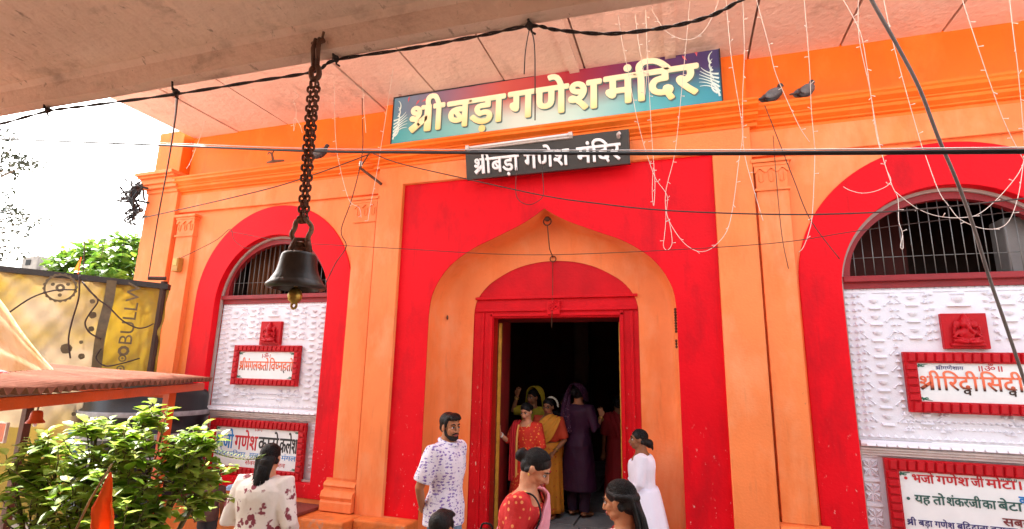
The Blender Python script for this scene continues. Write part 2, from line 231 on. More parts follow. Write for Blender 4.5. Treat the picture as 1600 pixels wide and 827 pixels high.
# ------------------------------------------------------------------ lettering: outlines of Devanagari letters (thousandths of the letter height)
GL = {'श':(680,[[122,189,76,199,53,216,40,255,50,291,68,306,104,314,142,307,191,276,215,286,237,299,273,335,287,358,303,412,305,443,298,493,288,514,260,547,221,564,199,566,172,563,146,545,139,508,153,475,201,449,270,440,262,405,253,370,171,385,113,418,78,463,66,517,75,563,102,600,145,624,204,632,250,627,312,598,345,566,370,524,382,471,382,406,375,374,365,342,331,285,308,260,254,221,341,135,414,43,350,-1,258,118,179,194],[591,551,591,0,510,0,510,551,421,551,421,622,490,622,695,622,695,551]]),'र':(409,[[395,42,341,-12,230,87,138,181,75,256,44,314,44,359,55,376,75,389,104,393,138,387,181,349,215,371,238,399,252,431,255,491,239,551,0,551,0,622,424,622,424,551,320,551,332,510,335,432,324,385,302,347,254,301,167,254,272,147]]),'ी':(259,[[-185,615,-206,666,-218,715,-217,779,-210,807,-178,855,-155,873,-128,886,-61,896,18,880,39,868,76,831,122,746,163,622,273,622,273,551,170,551,170,0,130,0,89,0,89,551,0,551,0,622,87,622,44,747,12,797,-8,813,-57,825,-106,811,-127,787,-139,733,-133,686,-105,615]]),'ब':(571,[[585,551,482,551,482,0,401,0,401,165,336,133,293,122,241,118,188,123,141,139,101,164,71,198,52,238,46,286,50,326,61,362,80,392,107,418,139,438,218,461,319,461,369,454,363,385,293,394,230,392,365,224,401,256,401,551,0,551,0,622,585,622],[127,287,135,242,161,210,219,186,277,187,308,195,168,370,137,335]]),'ड':(577,[[358,222,300,215,248,197,225,212,186,245,155,283,139,327,138,366,143,390,159,418,186,441,213,453,285,465,401,465,401,551,0,551,0,622,592,622,592,551,482,551,482,394,271,393,232,381,221,367,217,347,225,315,261,277,335,293,397,292,430,285,485,257,522,212,531,185,531,122,506,67,485,44,457,24,383,3,289,3,244,11,202,25,124,68,25,158,86,207,173,125,233,92,300,76,388,79,424,94,446,118,451,168,429,205,399,218]]),'ा':(259,[[170,551,170,0,89,0,89,551,0,551,0,622,68,622,273,622,273,551]]),'ग':(563,[[208,551,208,234,196,193,180,182,160,178,120,190,70,236,46,280,42,319,55,345,86,358,127,359,127,455,127,551,0,551,0,622,578,622,578,551,474,551,474,0,393,0,393,551]]),'ण':(723,[[634,551,634,0,553,0,553,551,420,551,419,301,407,236,385,198,347,167,294,149,251,146,208,150,170,161,139,179,106,217,88,263,81,303,79,551,0,551,0,622,737,622,737,551],[249,217,273,219,309,235,333,277,339,333,339,551,160,551,160,335,166,280,178,251,198,231,225,219]]),'े':(0,[[-169,615,-211,740,-244,793,-269,812,-299,822,-336,822,-385,809,-397,845,-409,882,-343,895,-268,890,-205,856,-154,784,-123,711,-94,615]]),'म':(598,[[509,551,509,0,428,0,428,250,207,250,206,198,199,174,185,159,159,151,129,158,99,178,51,237,39,278,53,309,84,320,126,321,126,551,0,551,0,622,612,622,612,551],[428,551,207,551,207,321,428,321]]),'ं':(0,[[-185,772,-181,794,-169,813,-151,826,-130,830,-109,826,-91,813,-79,794,-75,772,-79,750,-91,731,-109,718,-130,714,-151,718,-169,731,-181,750]]),'द':(520,[[413,-58,342,73,245,71,182,85,143,102,108,125,79,157,51,219,46,272,50,313,79,377,119,414,160,436,234,453,295,456,295,551,0,551,0,622,534,622,534,551,376,551,376,468,376,385,253,381,186,363,163,347,139,317,126,262,136,214,166,175,188,159,249,142,312,141,306,176,311,206,327,226,349,236,393,238,439,216,460,176,457,134,439,104,410,86,480,-24]]),'ि':(259,[[89,551,0,551,0,622,80,622,61,669,53,709,57,761,68,794,86,824,142,870,220,893,335,891,399,877,460,853,516,820,569,778,663,676,704,615,620,615,542,706,459,772,373,811,283,824,221,817,195,807,156,778,144,760,134,714,136,686,165,622,273,622,273,551,170,551,170,0,89,0]]),'भ':(703,[[174,632,225,626,254,615,291,586,307,563,329,492,332,321,533,321,533,551,402,551,402,622,717,622,717,551,614,551,614,0,533,0,533,250,332,250,331,198,324,174,302,155,264,154,233,170,204,196,175,237,165,268,167,295,185,314,253,321,250,484,232,538,206,561,169,568,136,561,122,548,115,531,120,496,138,478,169,466,218,460,210,389,143,401,91,426,71,443,49,490,48,547,67,590,104,617]]),'ज':(742,[[653,551,653,0,572,0,572,370,378,373,424,322,446,283,457,240,453,176,438,141,399,104,348,84,284,82,233,97,185,128,139,179,95,250,31,401,102,426,149,308,198,223,250,170,278,157,321,154,348,163,367,180,379,227,371,270,349,310,314,346,273,377,302,441,572,441,572,551,0,551,0,622,757,622,757,551]]),'ो':(259,[[170,551,170,0,89,0,89,551,0,551,0,622,68,622,273,622,273,551],[90,615,49,740,15,793,-10,812,-40,822,-77,822,-126,809,-138,845,-150,882,-84,895,-9,890,54,856,106,784,136,711,165,615]]),'क':(762,[[777,551,452,551,452,349,505,387,536,396,600,396,628,389,675,358,706,307,716,239,708,167,681,90,651,39,579,80,620,154,636,237,625,294,606,317,579,329,535,325,508,312,452,258,452,0,371,0,371,174,312,136,250,119,203,119,159,129,100,161,71,195,52,238,46,290,49,328,77,391,101,417,164,452,244,464,339,454,333,381,269,390,222,389,177,376,145,351,129,314,129,267,144,228,158,214,209,190,270,193,323,220,371,260,371,551,0,551,0,622,777,622]]),'ट':(504,[[519,551,371,551,371,349,272,347,206,331,157,297,129,246,127,192,138,152,160,121,206,89,262,75,333,77,394,93,455,121,482,47,389,14,286,0,191,15,114,58,77,101,54,155,48,186,48,251,65,306,98,350,143,384,227,414,290,420,290,551,0,551,0,622,519,622]]),'ल':(678,[[0,551,0,622,693,622,693,551,589,551,589,0,508,0,508,355,457,349,421,327,386,283,356,208,279,232,311,313,263,342,224,352,174,347,148,330,131,304,127,252,148,199,191,145,309,40,255,-12,126,106,73,176,47,249,47,300,59,344,97,391,131,411,168,422,226,425,266,418,303,403,354,370,419,412,457,423,508,426,508,551]]),'य':(580,[[595,622,595,551,491,551,491,0,410,0,410,179,323,140,253,132,210,136,172,147,137,166,108,193,62,263,38,353,113,378,143,403,158,436,157,484,123,551,0,551,0,622],[129,301,152,258,180,228,236,205,283,204,327,215,364,235,410,274,410,551,211,551,238,472,233,396,212,355,178,324]]),'ह':(531,[[321,69,368,89,397,120,401,166,396,182,374,208,310,228,248,227,195,213,175,201,147,167,139,109,157,49,197,-1,302,-89,248,-142,167,-73,108,-9,70,57,58,130,62,166,73,198,115,248,90,280,72,320,70,366,84,410,118,441,159,458,209,465,295,465,361,465,361,551,0,551,0,622,546,622,546,551,442,551,442,394,194,392,169,384,153,367,149,347,155,320,183,284,257,299,347,295,417,268,461,225,480,172,479,125,462,77,447,57,405,24,348,2]]),'त':(570,[[481,551,481,0,400,0,400,328,200,322,160,307,140,288,126,237,128,213,147,165,184,119,271,40,217,-12,113,88,69,151,51,195,45,242,53,291,74,330,125,373,185,393,240,398,400,399,400,551,0,551,0,622,584,622,584,551]]),'स':(676,[[587,551,587,0,506,0,506,266,448,254,359,251,292,259,212,277,167,253,264,146,380,42,326,-12,174,136,99,222,55,284,40,340,48,367,64,383,88,392,127,390,157,375,181,350,199,372,215,428,213,512,201,551,0,551,0,622,691,622,691,551],[369,322,440,326,506,339,506,551,281,551,287,533,297,486,296,419,283,370,262,333]]),'घ':(591,[[605,551,502,551,502,0,421,0,421,166,371,139,310,122,259,118,189,128,160,141,113,180,89,234,89,294,102,333,128,366,92,389,55,438,42,497,52,551,0,551,0,622,605,622],[167,269,174,233,195,208,227,193,267,188,337,200,376,221,421,260,421,551,145,551,128,525,123,494,128,461,145,437,169,421,200,412,246,419,308,417,302,347,250,347,196,328,174,303]]),'व':(556,[[571,551,467,551,467,0,387,0,387,165,324,133,282,122,233,118,182,123,137,139,99,164,71,198,52,238,46,286,50,326,60,362,78,393,104,418,135,438,210,461,270,464,354,454,349,381,282,390,230,389,181,376,147,349,129,311,129,263,145,226,175,202,213,190,283,194,325,211,387,260,387,551,0,551,0,622,571,622]]),'न':(555,[[0,622,569,622,569,551,466,551,466,0,385,0,385,298,204,298,201,220,190,202,174,192,153,188,128,193,77,232,42,290,37,318,45,347,59,361,82,368,385,369,385,551,0,551]]),'।':(379,[[194,622,275,622,275,0,194,0]]),'॥':(599,[[414,622,495,622,495,0,414,0],[194,622,275,622,275,0,194,0]]),'ॐ':(902,[[502,816,516,852,552,866,587,852,598,835,602,816,598,797,587,781,552,766,516,781],[759,833,728,747,683,691,623,659,553,649,518,652,455,674,401,719,378,751,339,833,408,856,436,795,468,751,507,725,555,716,606,725,642,754,667,798,686,858],[470,218,459,157,444,133,400,99,374,89,312,80,270,84,231,96,159,144,126,181,93,229,29,356,100,382,168,248,219,188,246,168,275,157,323,154,354,163,378,181,391,227,379,278,360,307,318,347,260,341,255,411,313,418,352,435,373,461,378,476,374,525,344,553,302,562,250,556,171,525,146,594,230,625,298,632,367,622,394,610,418,593,449,549,459,495,449,440,417,394,385,370,416,350,456,345,482,356,507,383,581,491,616,523,656,541,724,546,778,529,823,489,845,449,858,368,846,295,831,265,785,218,721,194,661,192,603,209,537,254,586,307,632,274,686,262,735,277,762,303,776,344,773,415,745,461,702,476,665,466,644,449,572,339,533,297,499,280,457,274]]),'ध':(615,[[630,551,526,551,526,0,445,0,445,150,358,111,311,104,246,106,184,126,138,165,123,191,114,219,113,278,125,315,148,348,87,385,59,421,49,442,42,493,45,522,65,571,105,610,130,622,187,632,236,625,275,604,302,572,311,531,309,508,289,464,271,443,210,482,227,509,228,541,214,560,184,568,147,556,121,521,117,474,132,438,160,414,210,399,288,405,333,402,326,332,274,332,235,321,207,301,193,272,193,235,207,204,235,184,292,173,363,185,400,206,445,245,445,551,383,551,383,622,630,622]]),'ु':(0,[[-248,-12,-193,5,-136,11,-69,1,-20,-28,12,-72,22,-129,10,-184,-25,-229,-81,-258,-157,-268,-247,-257,-288,-242,-359,-197,-455,-100,-394,-57,-356,-101,-284,-163,-225,-188,-157,-196,-111,-191,-78,-178,-58,-154,-51,-122,-65,-82,-88,-66,-131,-57,-180,-62,-222,-79]]),'ै':(0,[[-179,615,-229,674,-273,698,-340,702,-402,682,-428,751,-354,772,-284,768,-229,740,-187,692,-183,694,-212,759,-252,808,-275,820,-316,827,-386,813,-409,882,-343,895,-268,890,-225,871,-187,836,-138,750,-94,615]]),'प':(568,[[479,551,479,0,398,0,398,191,317,153,234,147,198,154,152,175,128,194,106,223,86,277,80,328,79,551,0,551,0,622,583,622,583,551],[398,551,160,551,162,317,167,282,180,252,203,230,220,223,283,218,338,236,398,280]]),'ख':(818,[[729,551,729,0,648,0,648,45,572,16,488,7,382,20,282,61,183,132,134,181,55,284,41,328,44,358,64,383,104,393,148,382,181,350,199,372,213,413,217,458,214,508,201,551,0,551,0,622,833,622,833,551],[534,232,583,240,648,280,648,551,281,551,294,509,298,458,296,419,278,354,244,305,195,268,166,253,238,179,275,149,354,104,396,90,442,82,532,82,591,95,648,122,648,198,593,174,521,164,456,175,419,194,389,221,361,276,356,319,359,353,383,410,430,450,493,470,551,472,616,463,610,394,549,404,497,399,465,382,444,354,439,296,452,264,479,244]]),'च':(634,[[649,551,545,551,545,0,465,0,465,165,384,126,317,118,247,129,191,161,153,211,141,275,154,330,185,371,38,369,38,441,367,441,389,440,382,370,322,368,276,356,241,332,230,315,223,296,223,254,237,222,265,200,317,188,363,193,420,221,465,260,465,551,0,551,0,622,649,622]]),'अ':(764,[[470,218,459,157,425,114,374,89,312,80,270,84,231,96,194,116,126,181,93,229,29,356,100,382,168,248,219,188,246,168,275,157,323,154,367,171,385,193,391,227,379,278,360,307,318,347,260,341,255,411,313,418,352,435,373,461,378,476,374,525,344,553,302,562,250,556,171,525,146,594,211,620,274,631,335,630,394,610,418,593,436,572,456,523,455,458,442,426,421,398,392,375,412,355,486,350,594,363,594,551,521,551,521,622,779,622,779,551,675,551,675,0,594,0,594,290,523,280,455,282]]),'इ':(491,[[271,222,213,215,161,197,138,212,99,245,68,283,52,327,51,366,56,390,72,418,99,441,126,453,198,465,314,465,314,551,0,551,0,622,505,622,505,551,395,551,395,394,197,394,155,387,138,374,130,347,138,315,159,291,174,277,248,293,310,292,372,273,419,236,435,212,447,154,444,123,424,72,383,34,356,21,289,4,415,-40,382,-110,176,1,101,12,67,27,50,50,49,76,62,102,78,112,101,116,132,110,194,70,213,68,281,73,328,89,344,100,364,132,360,182,328,212]]),'ड़':(577,[[358,222,300,215,248,197,225,212,186,245,155,283,139,327,138,366,143,390,159,418,186,441,213,453,285,465,401,465,401,551,0,551,0,622,592,622,592,551,482,551,482,394,271,393,232,381,221,367,217,347,225,315,261,277,335,293,397,292,430,285,485,257,522,212,531,185,531,122,506,67,485,44,457,24,383,3,289,3,244,11,202,25,124,68,25,158,86,207,173,125,233,92,300,76,388,79,424,94,446,118,451,168,429,205,399,218],[257,-134,261,-112,274,-93,291,-80,312,-76,333,-80,351,-93,363,-112,367,-134,363,-157,351,-176,333,-188,312,-192,291,-188,274,-176,261,-157]]),'B':(563,[[75,0,309,0,418,17,490,60,530,118,543,182,532,246,499,298,448,337,379,362,425,387,458,419,477,459,483,508,471,571,433,627,368,667,273,682,75,682],[173,594,263,594,320,586,356,566,376,535,382,499,373,451,346,417,301,397,173,390],[173,302,291,302,358,294,405,272,433,239,442,196,435,158,412,123,367,98,296,88,173,88]]),'U':(708,[[648,682,550,682,548,240,528,165,507,136,479,114,443,97,399,85,347,81,266,95,231,113,181,163,168,192,159,279,159,682,61,682,61,258,85,138,149,55,240,7,345,-9,478,11,573,67,629,154,648,268]]),'L':(490,[[172,682,74,682,74,0,480,0,480,88,172,88]]),'W':(1042,[[1041,682,944,682,758,212,568,682,475,682,286,212,98,682,49,682,0,682,276,-6,295,-6,521,552,745,-6,764,-6]]),'I':(250,[[174,682,76,682,76,0,174,0]]),'D':(750,[[76,0,342,0,493,29,607,105,679,214,704,341,683,462,617,572,504,651,341,682,76,682],[174,594,325,594,449,574,536,519,586,438,603,341,592,266,550,183,466,116,330,88,174,88]]),'O':(823,[[45,341,71,208,143,97,258,20,409,-9,564,20,680,97,753,209,778,341,752,476,679,587,563,663,411,691,261,663,145,587,71,475],[146,341,166,445,222,527,305,581,411,601,517,581,601,527,657,445,677,341,657,238,601,155,517,101,411,81,305,101,221,155,166,238]]),'M':(781,[[709,682,618,682,391,402,165,682,73,682,73,0,171,0,172,531,383,267,399,267,611,531,611,0,709,0]]),'A':(667,[[362,686,293,686,0,0,100,0,186,201,476,201,567,0,667,0],[326,536,436,289,330,289,224,289]]),'P':(510,[[70,682,70,0,168,0,168,295,219,295,270,295,373,310,444,350,486,411,500,486,487,562,447,625,380,667,283,682],[168,594,283,594,339,585,374,561,393,527,399,490,391,445,366,411,329,390,279,383,168,383]])}
def gloops(ch): return [[(l[i]/1000, l[i+1]/1000) for i in range(0, len(l), 2)] for l in GL[ch][1]]
def clipx(l, xm):
    out = []
    for i in range(len(l)):
        a, b = l[i], l[(i+1) % len(l)]
        if a[0] <= xm: out.append(a)
        if (a[0] <= xm) != (b[0] <= xm):
            t = (xm-a[0])/(b[0]-a[0]); out.append((xm, a[1]+t*(b[1]-a[1])))
    return out
def half(ch):
    xm = GL[ch][0]/1000-.185
    return xm+.02, [q for q in (clipx(l, xm) for l in gloops(ch)) if len(q) > 2]
def shra():
    a = GL['श'][0]/1000; w_, l = half('श')
    L = [[(x*.82, .63-(.63-y)*.78) for x, y in q] for q in l]
    L.append(rect(a-.23, 0, a-.1, .63)); L.append([(.02, .10), (.10, .0), (a-.2, .27), (a-.2, .40)])
    return a, L
def ddha():
    a = GL['द'][0]/1000; L = gloops('द')
    L += [[(x*.62+.16, y*.5-.2) for x, y in q] for q in gloops('व')]
    return a+.06, L
def text(s):
    """letter outlines of s; ~ takes the half form of the next letter, S is shra, D is ddha, ^ the hook of a leading r"""
    x = 0; out = []; i = 0
    while i < len(s):
        c = s[i]
        if c == ' ': x += .24; i += 1; continue
        if c == '~': i += 1; a, L = half(s[i])
        elif c == 'S': a, L = shra()
        elif c == 'D' and (i+1 >= len(s) or ord(s[i+1]) > 200 or s[i+1] == ' '): a, L = ddha()
        elif c == '^': a, L = 0, gloops('े')
        elif c == 'ौ': a, L = GL['ा'][0]/1000, gloops('ा')
        elif c == '•': a, L = .4, [[(.15+.11*math.cos(t*PI/6), .3+.11*math.sin(t*PI/6)) for t in range(12)]]
        else: a, L = GL[c][0]/1000, gloops(c)
        out += [[(px+x, py) for px, py in l] for l in L]; x += a; i += 1
    return out, x
def letters(name, s, x0, z0, wd, h, y, th, m, parent, slant=0, grow=0, rot=None, local=False):
    """s set on the wall: left end x0, headline-to-foot height h from foot line z0, squeezed to width wd"""
    L, a = text(s); sx = wd/a; sz = h/.622
    loops = [[(x0+px*sx+slant*(pz*sz), z0+pz*sz) for px, pz in l] for l in L]
    # each letter filled on its own, so overlapping neighbours never punch holes
    mb = MB(); groups = []
    for l in loops:
        ctr = l[0]; placed = False
        bx = (min(p[0] for p in l), max(p[0] for p in l), min(p[1] for p in l), max(p[1] for p in l))
        groups.append((abs(area(l)), bx, l))
    groups.sort(key=lambda g: -g[0]); sets = []
    def inside(p, poly):
        c = False; n = len(poly)
        for i in range(n):
            a, b = poly[i], poly[(i+1) % n]
            if (a[1] > p[1]) != (b[1] > p[1]) and p[0] < (b[0]-a[0])*(p[1]-a[1])/(b[1]-a[1])+a[0]: c = not c
        return c
    for ar, bx, l in groups:
        for st in sets:
            o = st[0]
            if (area(l) > 0) != (area(o) > 0) and inside(l[0], o) and inside(l[len(l)//2], o): st.append(l); break
        else: sets.append([l])
    shifts = [(0, 0)]+([(grow*math.cos(a*PI/4), grow*math.sin(a*PI/4)) for a in range(8)] if grow else [])
    sets = [[[(px+dx, pz+dz) for px, pz in l] for l in st] for dx, dz in shifts for st in sets]
    for k, st in enumerate(sets):          # heavier strokes are shifted copies of the same outline
        me = plate_mesh(st, y-.00023*(k % 11), th); mb.add([v.co[:] for v in me.vertices], [tuple(p.vertices) for p in me.polygons]); bpy.data.meshes.remove(me)
    return mb.build(name, m, parent, local=local)
# ------------------------------------------------------------------ colours
CHIP = [((.42, .006, .012), 2.2, .50, .68, (1, 1, .4), .7), ((.36, .006, .01), 12, .58, .78, (1, 1, .1), .4), ((.75, .62, .55), 30, .655, .70, (1, 1, .5), .8, (1.5, .3)), ((.72, .45, .30), 9, .69, .72, (2.5, 1, .5), .6, (1.5, .3))]
ORANGE = mat('orange limewash', (.86, .225, .06), .62, .10, 1.6, .05, 45, spots=[((.86, .34, .15), 1.7, .50, .68, (1, 1, .55), .65), ((.76, .15, .02), 2.6, .50, .68, (1, 1, .3), .6), ((.40, .12, .04), 13, .60, .80, (1, 1, .10), .42), ((.30, .11, .05), 20, .70, .78, (1, 1, .8), .6), ((.80, .62, .48), 34, .72, .76, (1, 1, .7), .6, (1.8, .2))])
ORANGE_SHADE = mat('shaded orange limewash', (.86, .165, .008), .6, .10, 1.8, .05, 45, spots=[((.55, .12, .012), 6, .52, .75, (1, 1, .12), .5), ((.84, .24, .04), 2, .52, .7, (1, 1, .6), .6), ((.25, .09, .03), 18, .68, .78, (1, 1, .6), .5)])  # same orange made deeper: shade under the roof put into the colour
RED = mat('red enamel', (.72, .004, .012), .5, .10, 1.5, .05, 40, spots=CHIP, spec=.12)
RED2 = mat('worn red enamel', (.58, .004, .010), .45, .18, 2.5, .07, 40, spots=[((.70, .62, .5), 38, .645, .69, (1, 1, .4), .85, (2.0, .7)), ((.75, .42, .08), 26, .71, .75, (1, 1, .5), .8, (2, .4))], spec=.15)
MAROON = mat('dark red paint', (.26, .012, .016), .5, .2, 3, .05)
FRAMERED = mat('glossy red frame paint', (.46, .006, .012), .38, .12, 4, .05, spec=.2)
WHITE = mat('white limewash', (.77, .755, .80), .6, .04, 3, .05, 70, spots=[((.45, .42, .40), 11, .66, .8, (1, 1, .4), .35)])
GREYTRIM = mat('weathered white trim', (.60, .54, .52), .65, .15, 6, .08, 60, spots=[((.18, .14, .11), 12, .6, .75, (1, 1, .6), .6)])
PINK = mat('pinkish soffit plaster', (.74, .54, .46), .75, .10, 1.2, .22, 16, spots=[((.34, .23, .17), 3, .54, .74, (1, .6, 1), .6), ((.76, .62, .55), 9, .60, .70, (.4, 1.4, 1), .5), ((.20, .12, .09), 26, .66, .72, (1, 1, 1), .6)])
CONC = mat('painted concrete', (.66, .46, .35), .85, .14, 1.1, .22, 18, spots=[((.76, .60, .50), 1.6, .5, .7, (.5, 1, 1), .5), ((.20, .13, .09), 5, .56, .74, (.5, 1, 1), .6), ((.10, .065, .05), 22, .62, .70, (1, .5, .5), .6), ((.04, .03, .026), 34, .69, .73, (1, 1, 1), .85)])
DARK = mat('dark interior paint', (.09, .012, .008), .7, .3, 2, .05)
BLACK = mat('black rubber', (.012, .012, .013), .5, .2, 5, .03, spec=.2)
RUST = mat('rusty iron', (.12, .05, .028), .7, .45, 14, .12, 90, metal=.35)
STEEL = mat('dull steel bars', (.20, .19, .18), .45, .2, 6, .04, metal=.6)
STONE = mat('worn stone paving', (.30, .30, .29), .6, .3, 3.5, .1, 30, spots=[((.09, .085, .08), 7, .55, .7, (1, 1, 1), .6)])
GROUND = mat('courtyard concrete', (.25, .215, .185), .8, .2, 1.5, .12, 30, spots=[((.15, .12, .1), 4, .58, .75, (1, 1, 1), .5)])
# ------------------------------------------------------------------ ground and floors
g = MB(); nx = 24
g.add([(-400, -400, -.26), (400, -400, -.26), (400, 500, -.26), (-400, 500, -.26)], [(0, 1, 2, 3)])
struct('ground', g, GROUND)
fl = MB(); r0 = random.Random(3)
y = 6.02
while y < 11.4:                       # stone slabs with open joints inside the temple
    x = -4.4+r0.uniform(-.5, 0); dy = r0.uniform(.5, .8)
    while x < 2:
        dx = r0.uniform(.5, .95); t = r0.uniform(-.006, .004); fl.box((x, y, -.1), (x+dx-.014, y+dy-.014, t), .006); x += dx
    y += dy
struct('floor', fl, STONE)
st = MB(); st.box((-2.80, 5.16, -.26), (-.09, 6.0, -.13), .012); st.box((-2.12, 5.86, -.13), (-.70, 6.02, -.004), .01)
# ------------------------------------------------------------------ temple
YF = 5.5
T = thing('temple', 'orange and red temple front with arched doorway between two arched white panels', 'temple', (-1.43, 5.5, -.26))
st.build('doorstep', STONE, T)
CX = {'L': -5.19, 'R': 2.34}
def ogee(cx, n=12):
    pr = [(1.38, -.2), (1.38, 1.0), (1.38, 2.0), (1.38, 2.42), (1.355, 2.64), (1.27, 2.83), (1.15, 2.985), (1.0, 3.105), (.83, 3.205), (.65, 3.28), (.45, 3.365), (.27, 3.445), (.12, 3.53), (0, 3.615)]
    q = [Vector((a, b, 0)) for a, b in pr]; q = q[:3]+smooth_path(q[3:], 4)
    return [(cx+p.x, p.y) for p in q]+[(cx-p.x, p.y) for p in q[-2::-1]]
def inner_arch(cx, n=12):
    pr = [(.975, -.2), (.975, 1.0), (.975, 2.0), (.975, 2.50), (.95, 2.62), (.885, 2.73), (.79, 2.83), (.67, 2.91), (.52, 2.99), (.36, 3.045), (.18, 3.08), (0, 3.092)]
    q = [Vector((a, b, 0)) for a, b in pr]; q = q[:3]+smooth_path(q[3:], 4)
    return [(cx+p.x, p.y) for p in q]+[(cx-p.x, p.y) for p in q[-2::-1]]
DX = -1.435
# centre bay: an orange surround, the red field a little back, the ogee recess
plate('wall', [[(-3.585, -.26), (DX-1.40, -.26), (DX-1.40, .209), (-3.235, .209), (-3.235, 4.055), (.362, 4.055), (.362, .209), (DX+1.40, .209), (DX+1.40, -.26), (.73, -.26), (.73, 4.36), (-3.585, 4.36)]], 5.40, .16, ORANGE, T, bev=.008)
# low part of the surround stops at the doorway
og = ogee(DX)
plate('wall', [[(-3.235, .21), (DX-1.38, .21)]+[p for p in og[::-1] if p[1] > .22]+[(DX+1.38, .21), (.362, .21), (.362, 4.055), (-3.235, 4.055)]], 5.455, .012, RED, T)
def resample(l, n):
    L = [0]
    for i in range(1, len(l)): L.append(L[-1]+math.dist(l[i], l[i-1]))
    out = []
    for k in range(n):
        s = L[-1]*k/(n-1); i = min(max(j for j in range(len(L)) if L[j] <= s+1e-9), len(l)-2); t = (s-L[i])/max(1e-9, L[i+1]-L[i])
        out.append((l[i][0]+(l[i+1][0]-l[i][0])*t, l[i][1]+(l[i+1][1]-l[i][1])*t))
    return out
def sides(l, n):                       # resample each half apart so the peaks line up
    m = len(l)//2; return resample(l[:m+1], n)+resample(l[m:], n)[1:]
NA = 60
A, B = sides(og, NA), sides(inner_arch(DX), NA)
rows = [(0, 5.4675), (.0, 5.66), (.03, 5.75), (.10, 5.815), (.22, 5.85), (.5, 5.862), (1, 5.864)]
rc = MB(); rc.loft([[(a[0]+(b[0]-a[0])*t, Y, a[1]+(b[1]-a[1])*t) for a, b in zip(A, B)] for t, Y in rows], cap=False, closed=False)
rc.build('door_recess', ORANGE, T, smooth=True)
ia = inner_arch(DX)
DL, DR, DT = -2.155, -.672, 2.425
drm = plate('doorway', [[(DX+.985, -.2)]+[(p[0]+(.01 if p[0] > DX else -.01), p[1]+.006) for p in ia]+[(DX-.985, -.2), (DL, -.2), (DL, DT), (DR, DT), (DR, -.2)]], 5.875, .14, RED2, T)
fr = MB()
fr.box((DL-.235, 5.845, 2.50), (DR+.205, 5.88, 2.53)); fr.box((DL-.235, 5.835, 2.645), (DR+.205, 5.88, 2.675))
fr.box((DL-.045, 5.85, -.1), (DL-.012, 5.88, 2.49)); fr.box((DR+.012, 5.85, -.1), (DR+.045, 5.88, 2.49))
fr.box((DL-.15, 5.858, -.1), (DL-.12, 5.88, 2.49)); fr.box((DR+.12, 5.858, -.1), (DR+.15, 5.88, 2.49)); fr.box((DL-.045, 5.85, 2.44), (DR+.045, 5.88, 2.47))
fr.build('door_moulding', RED2, drm, bevel=.004)
om = MB(); om.box((DX-.075+.02, 5.825, 2.455), (DX+.075+.02, 5.862, 2.615)); omb = om.build('carved_block', RED2, drm, bevel=.005)
letters('om_relief', 'ॐ', DX-.045, 2.49, .125, .085, 5.808, .02, RED2, omb)
# inside of the doorway and the dark hall
ins = MB()
ins.box((DL-.16, 6.012, -.1), (DL-.002, 6.5, 2.6)); ins.box((DR+.002, 6.012, -.1), (DR+.16, 6.5, 2.6)); ins.box((DL-.002, 6.012, DT+.002), (DR+.002, 6.5, 2.6))
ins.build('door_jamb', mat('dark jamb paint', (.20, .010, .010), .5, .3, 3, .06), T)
YSM = mat('yellow painted strip', (.62, .33, .04), .5, .25, 8, .05)
for x0 in (DL+.001, DR-.03):
    ys = MB(); ys.box((x0, 6.06, -.1), (x0+.029, 6.10, 2.38))
    for k in range(22): ys.box((x0-.001 if x0 > -1 else x0, 6.055, .05+k*.105), (x0+.031 if x0 < -1 else x0+.03, 6.09, .115+k*.105))
    ys.build('door_strip', YSM, T)
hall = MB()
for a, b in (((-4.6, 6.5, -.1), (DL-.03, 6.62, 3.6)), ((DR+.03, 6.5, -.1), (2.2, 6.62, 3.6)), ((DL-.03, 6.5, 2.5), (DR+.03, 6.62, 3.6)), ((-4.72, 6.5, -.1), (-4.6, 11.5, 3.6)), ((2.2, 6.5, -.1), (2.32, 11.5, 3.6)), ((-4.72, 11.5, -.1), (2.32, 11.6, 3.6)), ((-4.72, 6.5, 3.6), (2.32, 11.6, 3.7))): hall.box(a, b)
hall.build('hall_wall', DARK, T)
# pillars, an altar ledge and a picture deep inside
al = MB(); al.box((-1.2, 9.2, 0), (-.2, 9.8, .35)); al.box((-1.1, 9.35, .35), (-.3, 9.8, .6)); al.box((-2.0, 9.9, 0), (-1.72, 10.2, 3.6)); al.build('altar_ledge', mat('dark stone ledge', (.10, .06, .05), .5, .3, 3, .05), T, bevel=.01)
